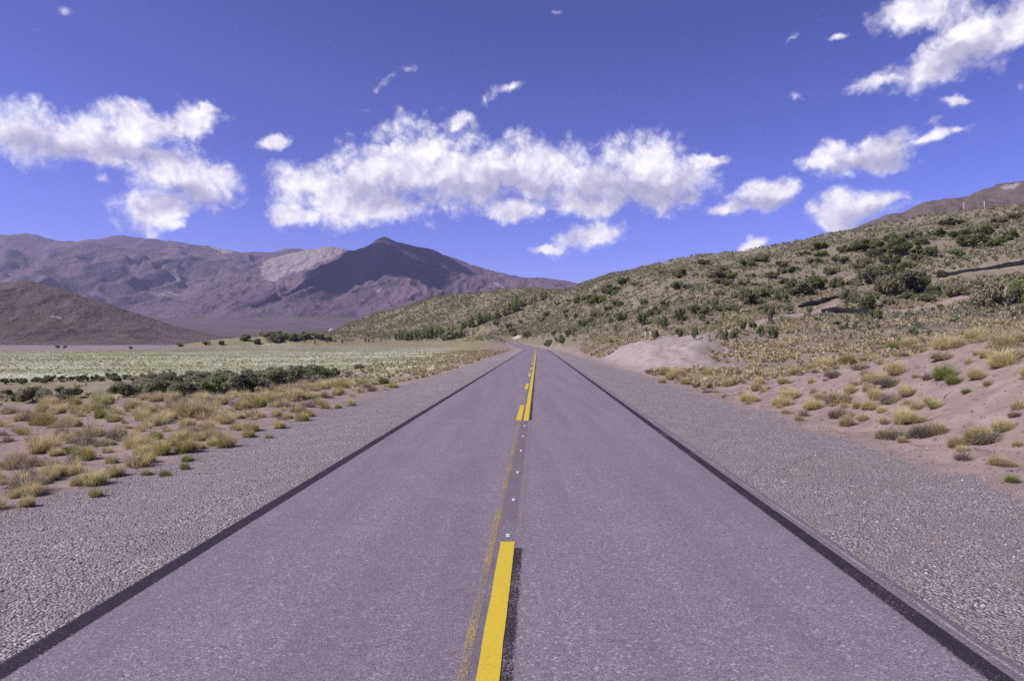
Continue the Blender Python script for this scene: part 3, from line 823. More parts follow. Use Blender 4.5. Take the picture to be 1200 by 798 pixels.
# ------------------------------------------------------------------ grass tufts
def blades(n, r0, ln, lean, colfn, width=0.006, seg=3, seed=0, flat=1.0):
    """a bunch of blades rooted in a small disc; returns verts, tris, colours"""
    R = np.random.default_rng(seed)
    ang = R.random(n) * 2 * math.pi
    rad = r0 * np.sqrt(R.random(n))
    root = np.stack([np.cos(ang) * rad, np.sin(ang) * rad, np.zeros(n)], 1)
    out = ang + R.normal(0, .5, n)
    tilt = lean * (rad / r0) * R.uniform(.55, 1.2, n) + np.abs(R.normal(0, .12, n))
    L = ln * R.uniform(.62, 1.12, n) * (1 - 0.42 * (rad / r0) ** 2)
    t = np.linspace(0, 1, seg + 1)
    droop = R.uniform(.1, .6, n)
    pts = []
    for k in t:
        a = tilt + droop * k * k * 0.9
        pts.append(root + np.stack([np.sin(a) * np.cos(out) * L * k, np.sin(a) * np.sin(out) * L * k, np.cos(np.minimum(a, 1.75)) * L * k * flat], 1))
    pts = np.array(pts)                                  # seg+1, n, 3
    sd = out + math.pi / 2 + R.normal(0, .6, n)
    side = np.stack([np.cos(sd), np.sin(sd), np.zeros(n)], 1) * width
    wv = (1 - t ** 1.5)[:, None, None]
    A, B = pts - side * wv, pts + side * wv
    V = np.stack([A, B], 2).transpose(1, 0, 2, 3).reshape(n, -1, 3)   # n, (seg+1)*2, 3
    m = (seg + 1) * 2
    fl = []
    for k in range(seg):
        b = 2 * k
        fl += [(b, b + 1, b + 3), (b, b + 3, b + 2)]
    fl = np.array(fl)
    Fc = (fl[None] + (np.arange(n) * m)[:, None, None]).reshape(-1, 3)
    C = colfn(R, n, t)                                   # n, seg+1, 3
    return V.reshape(-1, 3), Fc, np.repeat(C, 2, 1).reshape(-1, 3)

def lerp(a, b, t): return np.asarray(a) + (np.asarray(b) - np.asarray(a)) * t
def col_two(base, tip, alt, palt, var=0.22):
    def fn(R, n, t):
        sel = (R.random(n) < palt)[:, None, None]
        tt = t[None, :, None] ** 1.1
        c = lerp(np.array(base)[None, None], np.array(tip)[None, None], tt)
        c = np.where(sel, lerp(np.array(alt)[None, None] * 0.8, np.array(alt)[None, None], tt), c)
        return c * R.uniform(1 - var, 1 + var, (n, 1, 1))
    return fn
STRAW = col_two((0.33, 0.275, 0.115), (0.69, 0.595, 0.38), (0.43, 0.38, 0.14), 0.22)
GREENY = col_two((0.29, 0.255, 0.075), (0.58, 0.50, 0.25), (0.27, 0.275, 0.08), 0.35)
GREEN = col_two((0.13, 0.17, 0.05), (0.25, 0.28, 0.09), (0.40, 0.34, 0.15), 0.25)
GREY = col_two((0.15, 0.12, 0.11), (0.31, 0.255, 0.23), (0.48, 0.39, 0.23), 0.22)

def tuft_mesh(kind, seed, dense=1.0):
    R = np.random.default_rng(seed)
    g = Geo()
    fn = {'straw': STRAW, 'greenish': GREENY, 'green': GREEN, 'grey': GREY}[kind]
    nb = {'straw': 4, 'greenish': 3, 'green': 3, 'grey': 5}[kind]
    for k in range(nb):
        ox, oy = (0, 0) if k == 0 else R.normal(0, 0.13, 2)
        s = 1.0 if k == 0 else R.uniform(.55, .95)
        if kind == 'grey':
            v, f, c = blades(int(620 * dense), 0.24 * s, 0.38 * s, 1.25, fn if R.random() < .8 else STRAW, 0.0055, 3, seed * 31 + k, .9)
        else:
            v, f, c = blades(int(620 * dense), 0.19 * s, 0.52 * s, 1.0, fn if R.random() < .85 else STRAW, 0.0048, 3, seed * 31 + k)
        v = v + np.array([ox, oy, 0])
        # droop of outer blades must not dive under the soil
        v[:, 2] = np.maximum(v[:, 2] * (1.35 if kind == 'grey' else 1.55), -0.02)
        g.add(v, f, c)
    return g.mesh(kind + "_tuft", [M_GRASS])
TUFTS = {k: [tuft_mesh(k, 100 * i + 7 * j + 3) for j in range(n)] for i, (k, n) in enumerate([('straw', 6), ('greenish', 4), ('green', 3), ('grey', 4)])}
TUFT_W = 0.95     # nominal width of a tuft mesh at scale 1 (m)

ADJ = {'straw': 'straw-yellow', 'greenish': 'yellow-green', 'green': 'fresh green', 'grey': 'dead grey'}
placed = []
seen_labels = set()
def pct(x, y, z):
    return round(100 * (CX + F * x / y) / 1200), round(100 * (HY - F * (z - CAM_H) / y) / 798)
def size_word(wpx):
    return 'large' if wpx > 28 else 'small' if wpx < 14 else 'mid-sized'
def unique(lab):
    return lab
def add_tuft(x, y, width, kind, z=None):
    z = gz(x, y) if z is None else z
    s = width / TUFT_W
    a, b = pct(x, y, z + 0.2 * s)
    side = x - road_x(y)
    where = 'left plain' if side < 0 else 'right bank'
    wpx = width * F / y
    lab = f"{size_word(wpx)} {ADJ[kind]} grass tuft on {where}, {a}% across {b}% down photo"
    k = 2
    if lab in seen_labels:
        lab = lab.replace("grass tuft", "bunchgrass clump")
    if lab in seen_labels:
        lab = lab.replace(size_word(wpx), "dense" if kind != 'grey' else "flattened")
    seen_labels.add(lab)
    o = link("grass_tuft", TUFTS[kind][rng.integers(len(TUFTS[kind]))], lab, "grass tuft",
             "grass tufts on the plain left of the road" if side < 0 else "grass tufts on the bank right of the road",
             loc=(x, y, z - 0.01), rz=rng.random() * 6.28, sc=(s * rng.uniform(.9, 1.1), s * rng.uniform(.9, 1.1), s * rng.uniform(.8, 1.05)))
    placed.append((x, y, width))

LEFT = [(145,340,75,'greenish'),(190,300,60),(225,345,60),(250,300,50,'greenish'),(320,280,60,'greenish'),(285,290,50),(140,295,60),(425,285,55),(470,300,60,'greenish'),(365,330,50,'greenish'),(385,375,60),(330,315,55,'green'),(500,345,50),(540,330,60),(560,320,50),(625,315,90),(650,280,40),(685,300,55),(655,250,35),(690,255,40),(735,270,60),(775,245,40),(815,250,40),(850,280,70,'greenish'),(905,260,50),(930,245,30),(990,245,45),(1035,250,45),(1075,245,30),(1120,240,35),(1005,277,30,'greenish'),(915,312,40,'green'),(925,352,50,'greenish'),(1000,325,50,'greenish'),(960,318,35),(750,335,60),(785,320,40),(845,310,60,'grey'),(690,355,60),(625,365,80,'grey'),(590,390,60),(650,390,60),(700,385,60),(505,390,60,'green'),(525,440,80,'greenish'),(600,435,80,'greenish'),(430,420,80),(470,470,60,'greenish'),(350,470,50,'greenish'),(270,460,80,'greenish'),(225,435,50,'green'),(250,400,70,'grey'),(210,395,50),(120,430,100),(60,480,100,'grey'),(20,490,60),(150,520,80),(200,510,60),(340,410,60,'grey'),(315,380,50),(370,515,70),(280,545,90),(240,545,50),(295,585,60,'greenish'),(80,580,80),(20,590,50),(100,545,90,'grey'),(40,545,80),(475,510,40,'green'),(530,515,30,'green'),(610,465,40,'green'),(600,492,20,'green'),(750,415,70,'greenish'),(820,380,50,'greenish'),(835,360,60),(890,385,25,'greenish'),(700,410,50),(1170,275,35),(1130,283,30,'greenish'),(60,300,50,'grey'),(20,300,60,'grey'),(520,260,50),(580,255,50),(570,280,40,'grey'),(1040,310,25,'greenish'),(790,355,50),(395,395,45,'grey'),(440,385,50),(205,345,60),(330,260,40),(455,440,60),(560,410,50),(50,560,60),(0,540,60,'grey'),(120,480,60,'grey'),(170,445,50),(400,350,50,'grey'),(60,620,60),(720,320,50),(880,250,40),(610,345,50),(480,420,40,'grey'),(660,420,40,'greenish')]
RIGHT = [(45,215,30),(70,205,40),(120,220,40),(160,215,40),(60,190,50,'greenish'),(100,195,50),(200,210,40),(230,215,40),(260,225,50),(320,275,55),(305,250,25,'grey'),(350,240,45),(360,220,40),(430,290,55),(465,265,60),(440,250,30,'grey'),(540,300,60),(555,270,50),(620,275,90,'grey'),(655,250,50),(640,285,30,'green'),(440,215,40),(470,190,40,'greenish'),(515,180,50),(565,165,55),(640,155,60,'greenish'),(690,170,60,'grey'),(600,195,60,'grey'),(785,110,45,'green'),(835,105,60),(815,130,50,'grey'),(890,110,60,'grey'),(960,105,80),(1000,100,60),(1050,85,100),(985,95,50),(1140,110,90),(1095,135,50),(1150,160,90),(1195,135,60),(1190,85,60),(800,185,75),(740,215,60),(780,225,80,'grey'),(835,255,60),(790,275,80,'grey'),(735,265,60),(720,240,40),(715,300,50),(680,300,40),(755,310,35),(700,335,40),(765,345,35),(625,325,70,'grey'),(645,355,60),(735,300,30),(825,345,80),(870,345,50),(805,395,90,'grey'),(900,385,100,'grey'),(945,380,60),(825,410,35),(955,200,80,'green'),(985,220,50,'green'),(1060,200,60),(1035,245,20,'green'),(935,295,45,'green'),(1090,405,120,'grey'),(1080,400,80,'greenish'),(1155,370,70),(1000,425,60),(1025,440,35),(1140,480,60),(1180,485,50,'grey'),(1190,540,25,'green'),(1195,320,40,'grey'),(950,140,70,'grey'),(710,140,40),(580,160,40),(1260,200,80),(1300,300,90,'grey'),(1330,160,80),(1380,420,90),(1280,420,80,'greenish'),(1450,260,100)]
def place_list(lst, sc, ox, oy):
    for e in lst:
        zx, zy, zw = e[:3]; kind = e[3] if len(e) > 3 else 'straw'
        px, py = ox + zx / sc, oy + zy / sc
        h = hit(px, py)
        if h is None or h[1] > 120: continue
        w = zw / sc * h[1] / F * 1.26
        add_tuft(h[0], h[1] + 0.2, min(max(w, 0.28), 2.2), kind)
place_list(LEFT, 2.857, 0, 380)
place_list(RIGHT, 2.727, 760, 370)

def far_enough(x, y, d):
    return all((x - a) ** 2 + (y - b) ** 2 > (d * 0.5 + c * 0.35) ** 2 for a, b, c in placed)
def extra(n, fx, kinds, p):
    k = tries = 0
    while k < n and tries < n * 60:
        tries += 1
        x, y, w = fx()
        if not far_enough(x, y, w): continue
        add_tuft(x, y, w, str(rng.choice(kinds, p=p))); k += 1
def left_spot():
    y = 12 + 40 * rng.random() ** 0.8
    lat = -(8.4 + 19 * rng.random())
    if perlin(np.array([lat / 5.0]), np.array([y / 5.0]), 3)[0] < -0.05: y, lat = 20 + 28 * rng.random(), -(9 + 14 * rng.random())
    return float(road_x(y)) + lat, y, rng.uniform(.55, 1.15)
extra(76, left_spot, ['straw', 'greenish', 'green', 'grey'], [.5, .22, .08, .2])
def right_spot():
    y = 16 + 34 * rng.random()
    lat = 15.5 + 16 * rng.random() ** 1.3 if y < 36 else 8.8 + 18 * rng.random()
    return float(road_x(y)) + lat, y, rng.uniform(.55, 1.1)
extra(46, right_spot, ['straw', 'greenish', 'grey'], [.66, .16, .18])
N_TUFTS = len(placed)

# ------------------------------------------------------------------ shrubs and trees
def leaf_cloud(R, lumps, n, size, cols, up=0.35, shell=0.55):
    """small leaf quads (two triangles) spread through overlapping lumps (centre, radii)"""
    lumps = np.asarray(lumps, float)
    vol = np.prod(lumps[:, 3:6], 1); w = vol ** 0.75; w /= w.sum()
    li = R.choice(len(lumps), n, p=w)
    d = R.normal(0, 1, (n, 3)); d /= np.linalg.norm(d, axis=1)[:, None]
    rad = (shell + (1 - shell) * R.random(n)) * (1 + 0.22 * R.normal(0, 1, n) * (R.random(n) < .35))
    c = lumps[li, :3] + d * rad[:, None] * lumps[li, 3:6]
    c[:, 2] = np.maximum(c[:, 2], 0.03 * R.random(n))
    nrm = d * 0.6 + R.normal(0, .6, (n, 3)) + np.array([0, 0, up]); nrm /= np.linalg.norm(nrm, axis=1)[:, None]
    a = np.cross(nrm, R.normal(0, 1, (n, 3))); a /= np.linalg.norm(a, axis=1)[:, None]
    b = np.cross(nrm, a)
    s = size * R.uniform(.6, 1.4, n)[:, None]
    P = np.stack([c - a * s, c + b * s * .55, c + a * s, c - b * s * .55], 1)
    f = (np.array([(0, 1, 2), (0, 2, 3)])[None] + (np.arange(n) * 4)[:, None, None]).reshape(-1, 3)
    cols = np.asarray(cols, float)
    lump_c = cols[R.integers(len(cols), size=len(lumps))]
    C = np.where((R.random(n) < .7)[:, None], lump_c[li], cols[R.integers(len(cols), size=n)]) * R.uniform(.75, 1.25, (n, 1))
    return P.reshape(-1, 3), f, np.repeat(C, 4, 0)

SHRUB_COL = {
 'dark green':  [(0.098, 0.104, 0.050), (0.118, 0.124, 0.060), (0.132, 0.134, 0.070), (0.152, 0.146, 0.088)],
 'bright green':[(0.115, 0.135, 0.052), (0.135, 0.155, 0.060), (0.100, 0.118, 0.048), (0.150, 0.170, 0.078)],
 'grey-green':  [(0.150, 0.146, 0.086), (0.178, 0.168, 0.104), (0.128, 0.128, 0.072), (0.195, 0.175, 0.120)],
 'silver-grey': [(0.180, 0.165, 0.125), (0.215, 0.195, 0.150), (0.155, 0.145, 0.100), (0.165, 0.160, 0.100)],
 'poplar green': [(0.135, 0.180, 0.060), (0.165, 0.205, 0.070), (0.110, 0.150, 0.052), (0.185, 0.215, 0.085)],
 'pale willow': [(0.20, 0.21, 0.12), (0.26, 0.26, 0.16), (0.15, 0.17, 0.09)]}
def shrub_meshes(col, seed, wide=1.0, n=5200, size=0.034, upright=False):
    """a shrub one metre wide and about 0.75 high: foliage and stems"""
    R = np.random.default_rng(seed)
    lumps = []
    for k in range(16):
        a, r = R.random() * 6.28, 0.42 * math.sqrt(R.random())
        h = R.uniform(.16, .5) * (1.2 - r)
        s = R.uniform(.07, .19)
        if upright: h *= 1.5; s *= .8
        lumps.append((math.cos(a) * r, math.sin(a) * r, h, s, s, s * R.uniform(.7, 1.2) * (1.6 if upright else 1)))
    g = Geo(); g.add(*leaf_cloud(R, lumps, n, size, SHRUB_COL[col], shell=.35))
    fo = g.mesh("foliage", [M_LEAF]); top = np.concatenate(g.v)[:, 2]; fo['top'] = float(np.percentile(top, 98))
    g = Geo()
    for l in lumps:
        p0 = np.array([R.normal(0, .05), R.normal(0, .05), -0.05]); p2 = np.array(l[:3]) * (1, 1, 1.15)
        mid = (p0 + p2) / 2 + R.normal(0, .04, 3)
        tube(g, [p0, mid, p2], [.016, .010, .004], 5)
        for _ in range(2):
            q = p2 + R.normal(0, .14, 3) + np.array([0, 0, .07]); tube(g, [mid, (mid + q) / 2 + R.normal(0, .02, 3), q], [.008, .005, .002], 4)
    return fo, g.mesh("stems", [M_TWIG])
SHRUBS = {c: [shrub_meshes(c, 500 + 10 * i + j, upright=(j == 2)) for j in range(3)] for i, c in enumerate(SHRUB_COL)}
def poplar_meshes(col, seed, n=1500):
    """a slim tree one metre tall"""
    R = np.random.default_rng(seed)
    lumps = []
    for k in range(12):
        h = .16 + .76 * k / 11
        w = .17 * math.sin(math.pi * min(1, .12 + .9 * (h - .1))) ** .7 + .02
        lumps.append((R.normal(0, .03), R.normal(0, .03), h, w * R.uniform(.7, 1.1), w * R.uniform(.7, 1.1), .11))
    g = Geo(); g.add(*leaf_cloud(R, lumps, n, .022, SHRUB_COL[col], shell=.3))
    cr = g.mesh("crown", [M_LEAF])
    g = Geo(); tube(g, [(0, 0, -.03), (.004, .003, .35), (-.004, .005, .92)], [.020, .014, .003], 6)
    for k in range(7):
        h = R.uniform(.15, .7); a = R.random() * 6.28
        tube(g, [(0, 0, h), (math.cos(a) * .08, math.sin(a) * .08, h + .14)], [.007, .002], 4)
    return cr, g.mesh("trunk", [M_TWIG])
POPLARS = {c: [poplar_meshes(c, 900 + 10 * i + j) for j in range(2)] for i, c in enumerate(['dark green', 'bright green'])}
POPLARS['bright green'] = [poplar_meshes('poplar green', 950 + j) for j in range(3)]

def plant(kind_name, cat, group, meshes, names, x, y, w, h, label, z=None, sq=1.0):
    z = gz(x, y) if z is None else z
    e = bpy.data.objects.new(kind_name, None); COL.objects.link(e)
    e.empty_display_size = .2
    e.location = (float(x), float(y), float(z - 0.02)); e.rotation_euler = (0, 0, rng.random() * 6.28)
    e.scale = (float(w), float(w * sq), float(h))
    e['label'], e['category'], e['group'] = label, cat, group
    for me, nm in zip(meshes, names):
        link(nm, me, parent=e)
    return e
def shrub(px, py, wpx, hpx, col, where, group, ymin=0, ymax=900, var=None):
    h = hit(px, py)
    if h is None or not (ymin < h[1] < ymax): return
    x, y, z = h
    w, hh = wpx * y / F, hpx * y / F
    a, b = pct(x, y + .3 * w, z + hh * .5)
    lab = f"{'broad' if wpx > 34 else 'low' if hpx < 8 else 'bushy'} {col} shrub {where}, {a}% across {b}% down photo"
    if lab in seen_labels: lab = lab.replace('shrub', 'bush')
    if lab in seen_labels: lab = lab.replace('bush ', 'scrub bush ')
    seen_labels.add(lab)
    s = SHRUBS[col][rng.integers(3) if var is None else var]
    plant("shrub", "shrub", group, s, ("foliage", "stems"), x, y + .3 * w, w, hh / s[0]['top'], lab, sq=rng.uniform(.75, 1.05))

# hillside shrubs right of the road  (zoom coordinates of the 760,200 crop)
HILL = [(430,315,45,22),(230,350,80,25),(330,435,120,55),(265,447,30,25),(105,485,40,40),(45,502,40,35),(160,464,80,30),(172,482,30,20),(390,480,40,50),(305,512,30,32),(335,507,25,25),(360,532,28,36),(400,542,40,42),(243,547,30,38),(275,537,30,26),(150,537,25,36),(100,532,30,26),(25,537,25,26),(480,405,120,50),(545,384,80,45),(610,374,50,30),(590,334,60,25),(720,260,100,30),(840,275,110,40),(780,304,70,30),(700,304,60,25),(910,280,50,30),(1000,275,50,25),(1060,250,110,35),(1090,210,100,35),(1160,220,60,25),(740,370,120,55),(830,408,160,75),(650,424,60,40),(710,448,85,52),(735,480,40,32),(920,404,60,30),(990,404,60,35),(1060,384,80,30),(1130,444,130,75),(1195,434,70,70),(675,369,30,25),(450,457,25,20),(515,467,20,30),(1170,474,15,22),(560,254,60,20),(640,264,60,22),(500,274,50,15),(360,289,60,18),(180,304,50,15),(50,334,40,12),(100,344,40,15),(30,464,60,30),(980,175,70,20),(930,214,80,22),(1020,219,80,25),(850,219,70,20),(770,229,70,20),(690,244,60,18),(1180,155,60,18),(800,240,60,22),(760,262,50,20),(880,240,60,22),(1120,245,60,25),(620,300,60,22),(670,320,50,20),(540,300,50,18),(470,330,50,20),(400,350,50,22),(300,370,60,22),(430,420,60,30),(370,410,60,30),(870,350,60,25),(950,340,60,22),(790,350,80,40),(880,385,80,40),(1030,400,50,26),(60,440,50,22),(210,440,40,25),(1250,400,100,60),(1290,250,100,35)]
for i, (zx, zy, zw, zh) in enumerate(HILL):
    px, py = 760 + zx / 2.727, 200 + zy / 2.727
    if py < 300: col = 'dark green' if i % 3 else 'bright green'
    else: col = ['dark green', 'grey-green', 'dark green', 'bright green'][i % 4]
    if zw > 115: col = 'grey-green'
    if zx < 420 and zy > 440: col = 'bright green' if i % 2 else 'dark green'
    shrub(px, py, zw / 2.727, zh / 2.727, col, 'on the right hillside', 'shrubs on the hillside right of the road')
# shrubs at the foot of the slope where the road bends (crop 560,300 scale 6)
BEND = [(500,640,85,48),(600,622,65,62),(560,602,40,30),(740,502,70,50),(690,532,50,30),(800,472,60,40),(870,432,60,35),(920,392,70,40),(1000,362,60,35),(350,577,60,45),(240,552,80,40),(1010,472,90,70),(1160,492,80,80),(1170,352,60,50),(940,472,60,40),(620,452,40,40),(690,442,50,40),(780,332,40,30),(820,262,50,25),(640,570,60,50),(680,560,60,40),(540,560,50,30),(300,480,50,30),(480,430,60,35),(450,470,60,35),(220,520,60,35),(130,500,60,30),(640,330,50,25),(560,350,50,25),(880,330,60,30)]
for i, (zx, zy, zw, zh) in enumerate(BEND):
    shrub(560 + zx / 6, 300 + zy / 6, zw / 6, zh / 6, ['bright green', 'dark green', 'grey-green', 'dark green'][i % 4] if i > 2 else 'bright green', 'beyond the road bend', 'shrubs on the slope beyond the bend')
for i in range(120):                      # smaller scrub bushes between the large ones
    px = rng.uniform(650, 1195); top = np.interp(px, [650, 760, 860, 1000, 1200], [332, 318, 300, 274, 246])
    py = top + (np.interp(px, [650, 820, 1000, 1200], [385, 372, 362, 356]) - top) * rng.random() ** .8
    wpx = rng.uniform(9, 22)
    if py < top + 7 or (925 < px < 1045 and 340 < py < 385) or (px > 1085 and 298 < py < 345): continue
    shrub(px, py, wpx, wpx * rng.uniform(.32, .5), ['grey-green', 'dark green', 'grey-green', 'bright green'][i % 4], 'on the right hillside', 'shrubs on the hillside right of the road', var=int(rng.integers(2)))
# thicket on the plain left of the road
TH = [(2,466,12,11),(20,472,20,17),(35,473,27,21),(63,469,21,18),(80,467,17,14),
      (128,464,22,13),(142,466,26,18),(160,463,30,21),(178,465,28,21),(192,460,30,24),(208,466,30,22),(224,460,34,26),(240,464,32,24),(256,462,34,26),(272,460,32,26),(288,459,34,26),(304,456,32,25),(318,454,32,24),(334,452,30,24),(348,451,30,22),(362,447,28,22),(376,446,26,18),(388,443,16,13),
      (150,456,28,16),(186,452,28,17),(215,450,28,17),(250,450,30,18),(285,447,30,17),(320,445,30,16),(352,440,26,13),(420,433,9,7),(408,440,9,6)]
for i, (px, py, w, h) in enumerate(TH):
    col = ['grey-green', 'dark green', 'grey-green', 'silver-grey', 'bright green', 'grey-green', 'dark green', 'silver-grey'][i % 8]
    shrub(px, py, w * 1.45, h * 0.8, col, 'in the thicket left of the road', 'shrubs of the thicket left of the road', ymax=150, var=i % 2)
for i in range(17):       # low green row between the bare soil and the pale grass
    px = 4 + i * 11 + rng.uniform(-3, 3)
    shrub(px, 450 - 0.03 * px + rng.uniform(-1.5, 1.5), rng.uniform(9, 16), rng.uniform(4.5, 7.5), ['bright green', 'dark green', 'bright green'][i % 3], 'in the row below the pale grass', 'low green shrubs at the edge of the pale grass', ymax=200)
# knolls and far plain
KN = [(258,405,8,5),(285,401,14,7),(300,404,10,6),(318,402,22,8),(330,399,18,7),(345,400,20,7),(358,398,18,6),(372,399,16,6),(384,400,10,5),(209,407,9,4.5),(152,409,5,3),(240,405,10,4),(356,393,7,4),(66,408,6,3),(75,408,5,3),(271,396,12,5),(370,390,10,4),(325,395,20,6),(310,396,20,6)]
for i, (px, py, w, h) in enumerate(KN):
    shrub(px, py, w, h, 'dark green' if i % 3 else 'grey-green', 'on the far knolls', 'shrubs on the knolls of the far plain', ymax=1600)

# slim trees in the side valley
def tree_at(px, py, hpx, col, where, group, ratio=1.0):
    h = hit(px, py)
    if h is None or h[1] > 2600: return
    x, y, z = h
    hh = hpx * y / F
    a, b = pct(x, y, z + hh / 2)
    lab = f"slim {col} tree {where}, {a}% across {b}% down photo"
    if lab in seen_labels: lab = lab.replace('slim', 'narrow')
    if lab in seen_labels: lab = lab.replace('narrow', 'upright')
    seen_labels.add(lab)
    plant("poplar_tree", "tree", group, POPLARS[col][rng.integers(2)], ("crown", "trunk"), x, y, hh * ratio, hh, lab, z)
for i in range(34):
    t = i / 33
    px = 462 + 66 * t + rng.uniform(-2, 2); py = 399.5 - 3.0 * t + rng.uniform(-3.5, .8)
    tree_at(px, py, rng.uniform(8, 14), 'bright green' if rng.random() < .65 else 'dark green', 'in the grove left of the road', 'slim trees of the grove in the side valley', rng.uniform(.9, 1.5))
belt = np.array([(532, 392), (548, 384), (560, 381), (575, 375), (590, 370), (604, 362), (622, 356), (640, 350)])
for i in range(36):
    t = i / 35
    px = np.interp(t, np.linspace(0, 1, 8), belt[:, 0]) + rng.uniform(-3, 3); py = np.interp(t, np.linspace(0, 1, 8), belt[:, 1]) + rng.uniform(-1, 2.5)
    tree_at(px, py, rng.uniform(6.5, 11) * (1.5 if 553 < px < 564 or 594 < px < 610 else 1), 'dark green' if rng.random() < .6 else 'bright green', 'in the belt climbing the gully', 'slim trees of the belt up the gully', rng.uniform(1.1, 1.7))
for px, py, hp, rt in [(383, 402.5, 5, 1.6), (393, 402, 8, .5), (401, 402.5, 5.5, 1.8), (407, 402, 4, .6), (428, 401.5, 6.5, 1.4), (432, 401.5, 5, 1.2), (438, 401.5, 6.5, .7), (369, 404, 6, 1.2)]:
    tree_at(px, py, hp, 'dark green', 'at the back of the pale grass', 'trees in a row at the back of the pale grass', rt)
for px, py, hp, rt in [(223, 388, 6, 1.9), (230, 387.5, 3, 2.4), (88, 402, 6, 1.2), (101, 402, 6, 2.4), (108, 402.5, 4.5, 2)]:
    tree_at(px, py, hp, 'dark green', 'far off on the plain', 'dark trees far off on the plain', rt)
for px, py, w, h in [(527, 398, 16, 9), (538, 397, 14, 8), (519, 400, 12, 7), (604, 397, 14, 5)]:
    shrub(px, py, w, h, 'pale willow', 'beside the grove', 'pale willow bushes beside the grove', ymax=900)

# ------------------------------------------------------------------ far scrub and grass (uncountable)
def clump_batch(x, y, zz, w, h, cols, nb, seed, lean=0.9):
    """low tufts of a few blades each, all in one array"""
    R = np.random.default_rng(seed)
    n = len(x)
    ang = R.random((n, nb)) * 6.283
    a = R.uniform(.05, 1.0, (n, nb)) ** .8 * lean
    rad = 0.16 * w[:, None] * R.random((n, nb))
    L = R.uniform(.65, 1.1, (n, nb))
    cx, cy = np.cos(ang), np.sin(ang)
    bx, by = x[:, None] + cx * rad, y[:, None] + cy * rad
    tx, ty = bx + cx * np.sin(a) * L * w[:, None] * .5, by + cy * np.sin(a) * L * w[:, None] * .5
    tz = zz[:, None] + np.cos(a) * L * h[:, None] + 0.1 * h[:, None]
    mx, my, mz = bx * .45 + tx * .55, by * .45 + ty * .55, zz[:, None] + (tz - zz[:, None]) * .72
    sw = w[:, None] * R.uniform(.07, .16, (n, nb))
    sa = ang + 1.57 + R.normal(0, .7, (n, nb))
    ox, oy = np.cos(sa) * sw, np.sin(sa) * sw
    z0 = np.broadcast_to(zz[:, None] - 0.03, bx.shape)
    V = np.stack([np.stack([bx, by, z0], -1), np.stack([mx - ox, my - oy, mz], -1), np.stack([mx + ox, my + oy, mz], -1), np.stack([tx, ty, tz], -1)], 2)
    m = n * nb
    f = (np.array([(0, 2, 1), (1, 2, 3)])[None] + (np.arange(m) * 4)[:, None, None]).reshape(-1, 3)
    C = cols[:, None, None] * R.uniform(.75, 1.25, (n, nb, 1, 1)) * np.ones((1, 1, 4, 1))
    return V.reshape(-1, 3), f, C.reshape(-1, 3)

def wedge(n, y0, y1, u0, u1):
    y = np.sqrt(y0 ** 2 + (y1 ** 2 - y0 ** 2) * rng.random(n))
    u = u0 + (u1 - u0) * rng.random(n)
    return u * y, y
def keep(x, y, prob):
    k = rng.random(len(x)) < prob
    return x[k], y[k]
def not_sandy(x, y):
    z, px, ye, lat, hill = ground(x, y, True)
    jg = 22 * fbm(x / 4, y / 4, 3, 133)
    s = (px + jg > 694) & (px + 1.4 * jg < 838) & (y + .12 * jg > 50) & (y + .12 * jg < 86)
    tr = np.abs(y - (108 + 0.012 * (px - 1000) + 5 * fbm(px / 150, y * 0, 2, 95))) < 2.4
    tr &= px > 975
    tr2 = (np.abs(y - np.interp(px, [840, 900, 960, 985], [82, 100, 112, 122])) < 4.0) & (px > 845) & (px < 985)
    w = np.interp(y, [0, 60, 120, 240, 400, 412, 420], [8.0, 8.0, 7.8, 6.6, 4.6, 3.0, 0.0])
    ok = (~s) & (~tr) & (~tr2) & (np.abs(lat) > w)
    for ax, ay in BAND_LINES:                    # keep the black bands clear
        ly = np.interp(px, ax, ay)
        ok &= ~((px > ax[0] - 4) & (px < ax[-1] + 4) & (y > ly - 5.5) & (y < ly + 2))
    return z, px, lat, ok
BANDS = [[(936, 361), (950, 358), (965, 354), (985, 349)],
       [(962, 366), (975, 366.5), (992, 366.5), (1010, 368), (1032, 369)],
       [(1096, 326), (1115, 323), (1140, 318), (1165, 315), (1200, 309), (1240, 302)]]
BAND_LINES = [(np.array([p[0] for p in e]), np.array([hit(*p)[1] for p in e])) for e in BANDS]
gbuf, sbuf = Geo(), Geo()
gpal = np.array([(0.50, 0.43, 0.25), (0.43, 0.37, 0.20), (0.56, 0.49, 0.31), (0.37, 0.35, 0.17), (0.40, 0.34, 0.25)])
spal = np.array([(0.170, 0.165, 0.100), (0.135, 0.145, 0.078), (0.200, 0.180, 0.125), (0.118, 0.134, 0.066), (0.235, 0.205, 0.150)])
# near field right: dense little yellow tufts between the bank and the track
x, y = wedge(62000, 34, 150, 0.10, 1.0)
z, px, lat, ok = not_sandy(x, y)
dn = sstep(-0.45, 0.25, fbm(x / 9, y / 9, 3, 131)) * (lat > 8.2) * ok * (1 - 0.6 * sstep(115, 150, y))
x, y = keep(x, y, 0.58 * dn)
zz = ground(x, y); n = len(x)
gbuf.add(*clump_batch(x, y, zz, rng.uniform(.3, .8, n), rng.uniform(.18, .42, n), gpal[rng.choice(5, n, p=[.32, .2, .22, .14, .12])] * rng.uniform(.85, 1.1, (n, 1)), 15, 1))
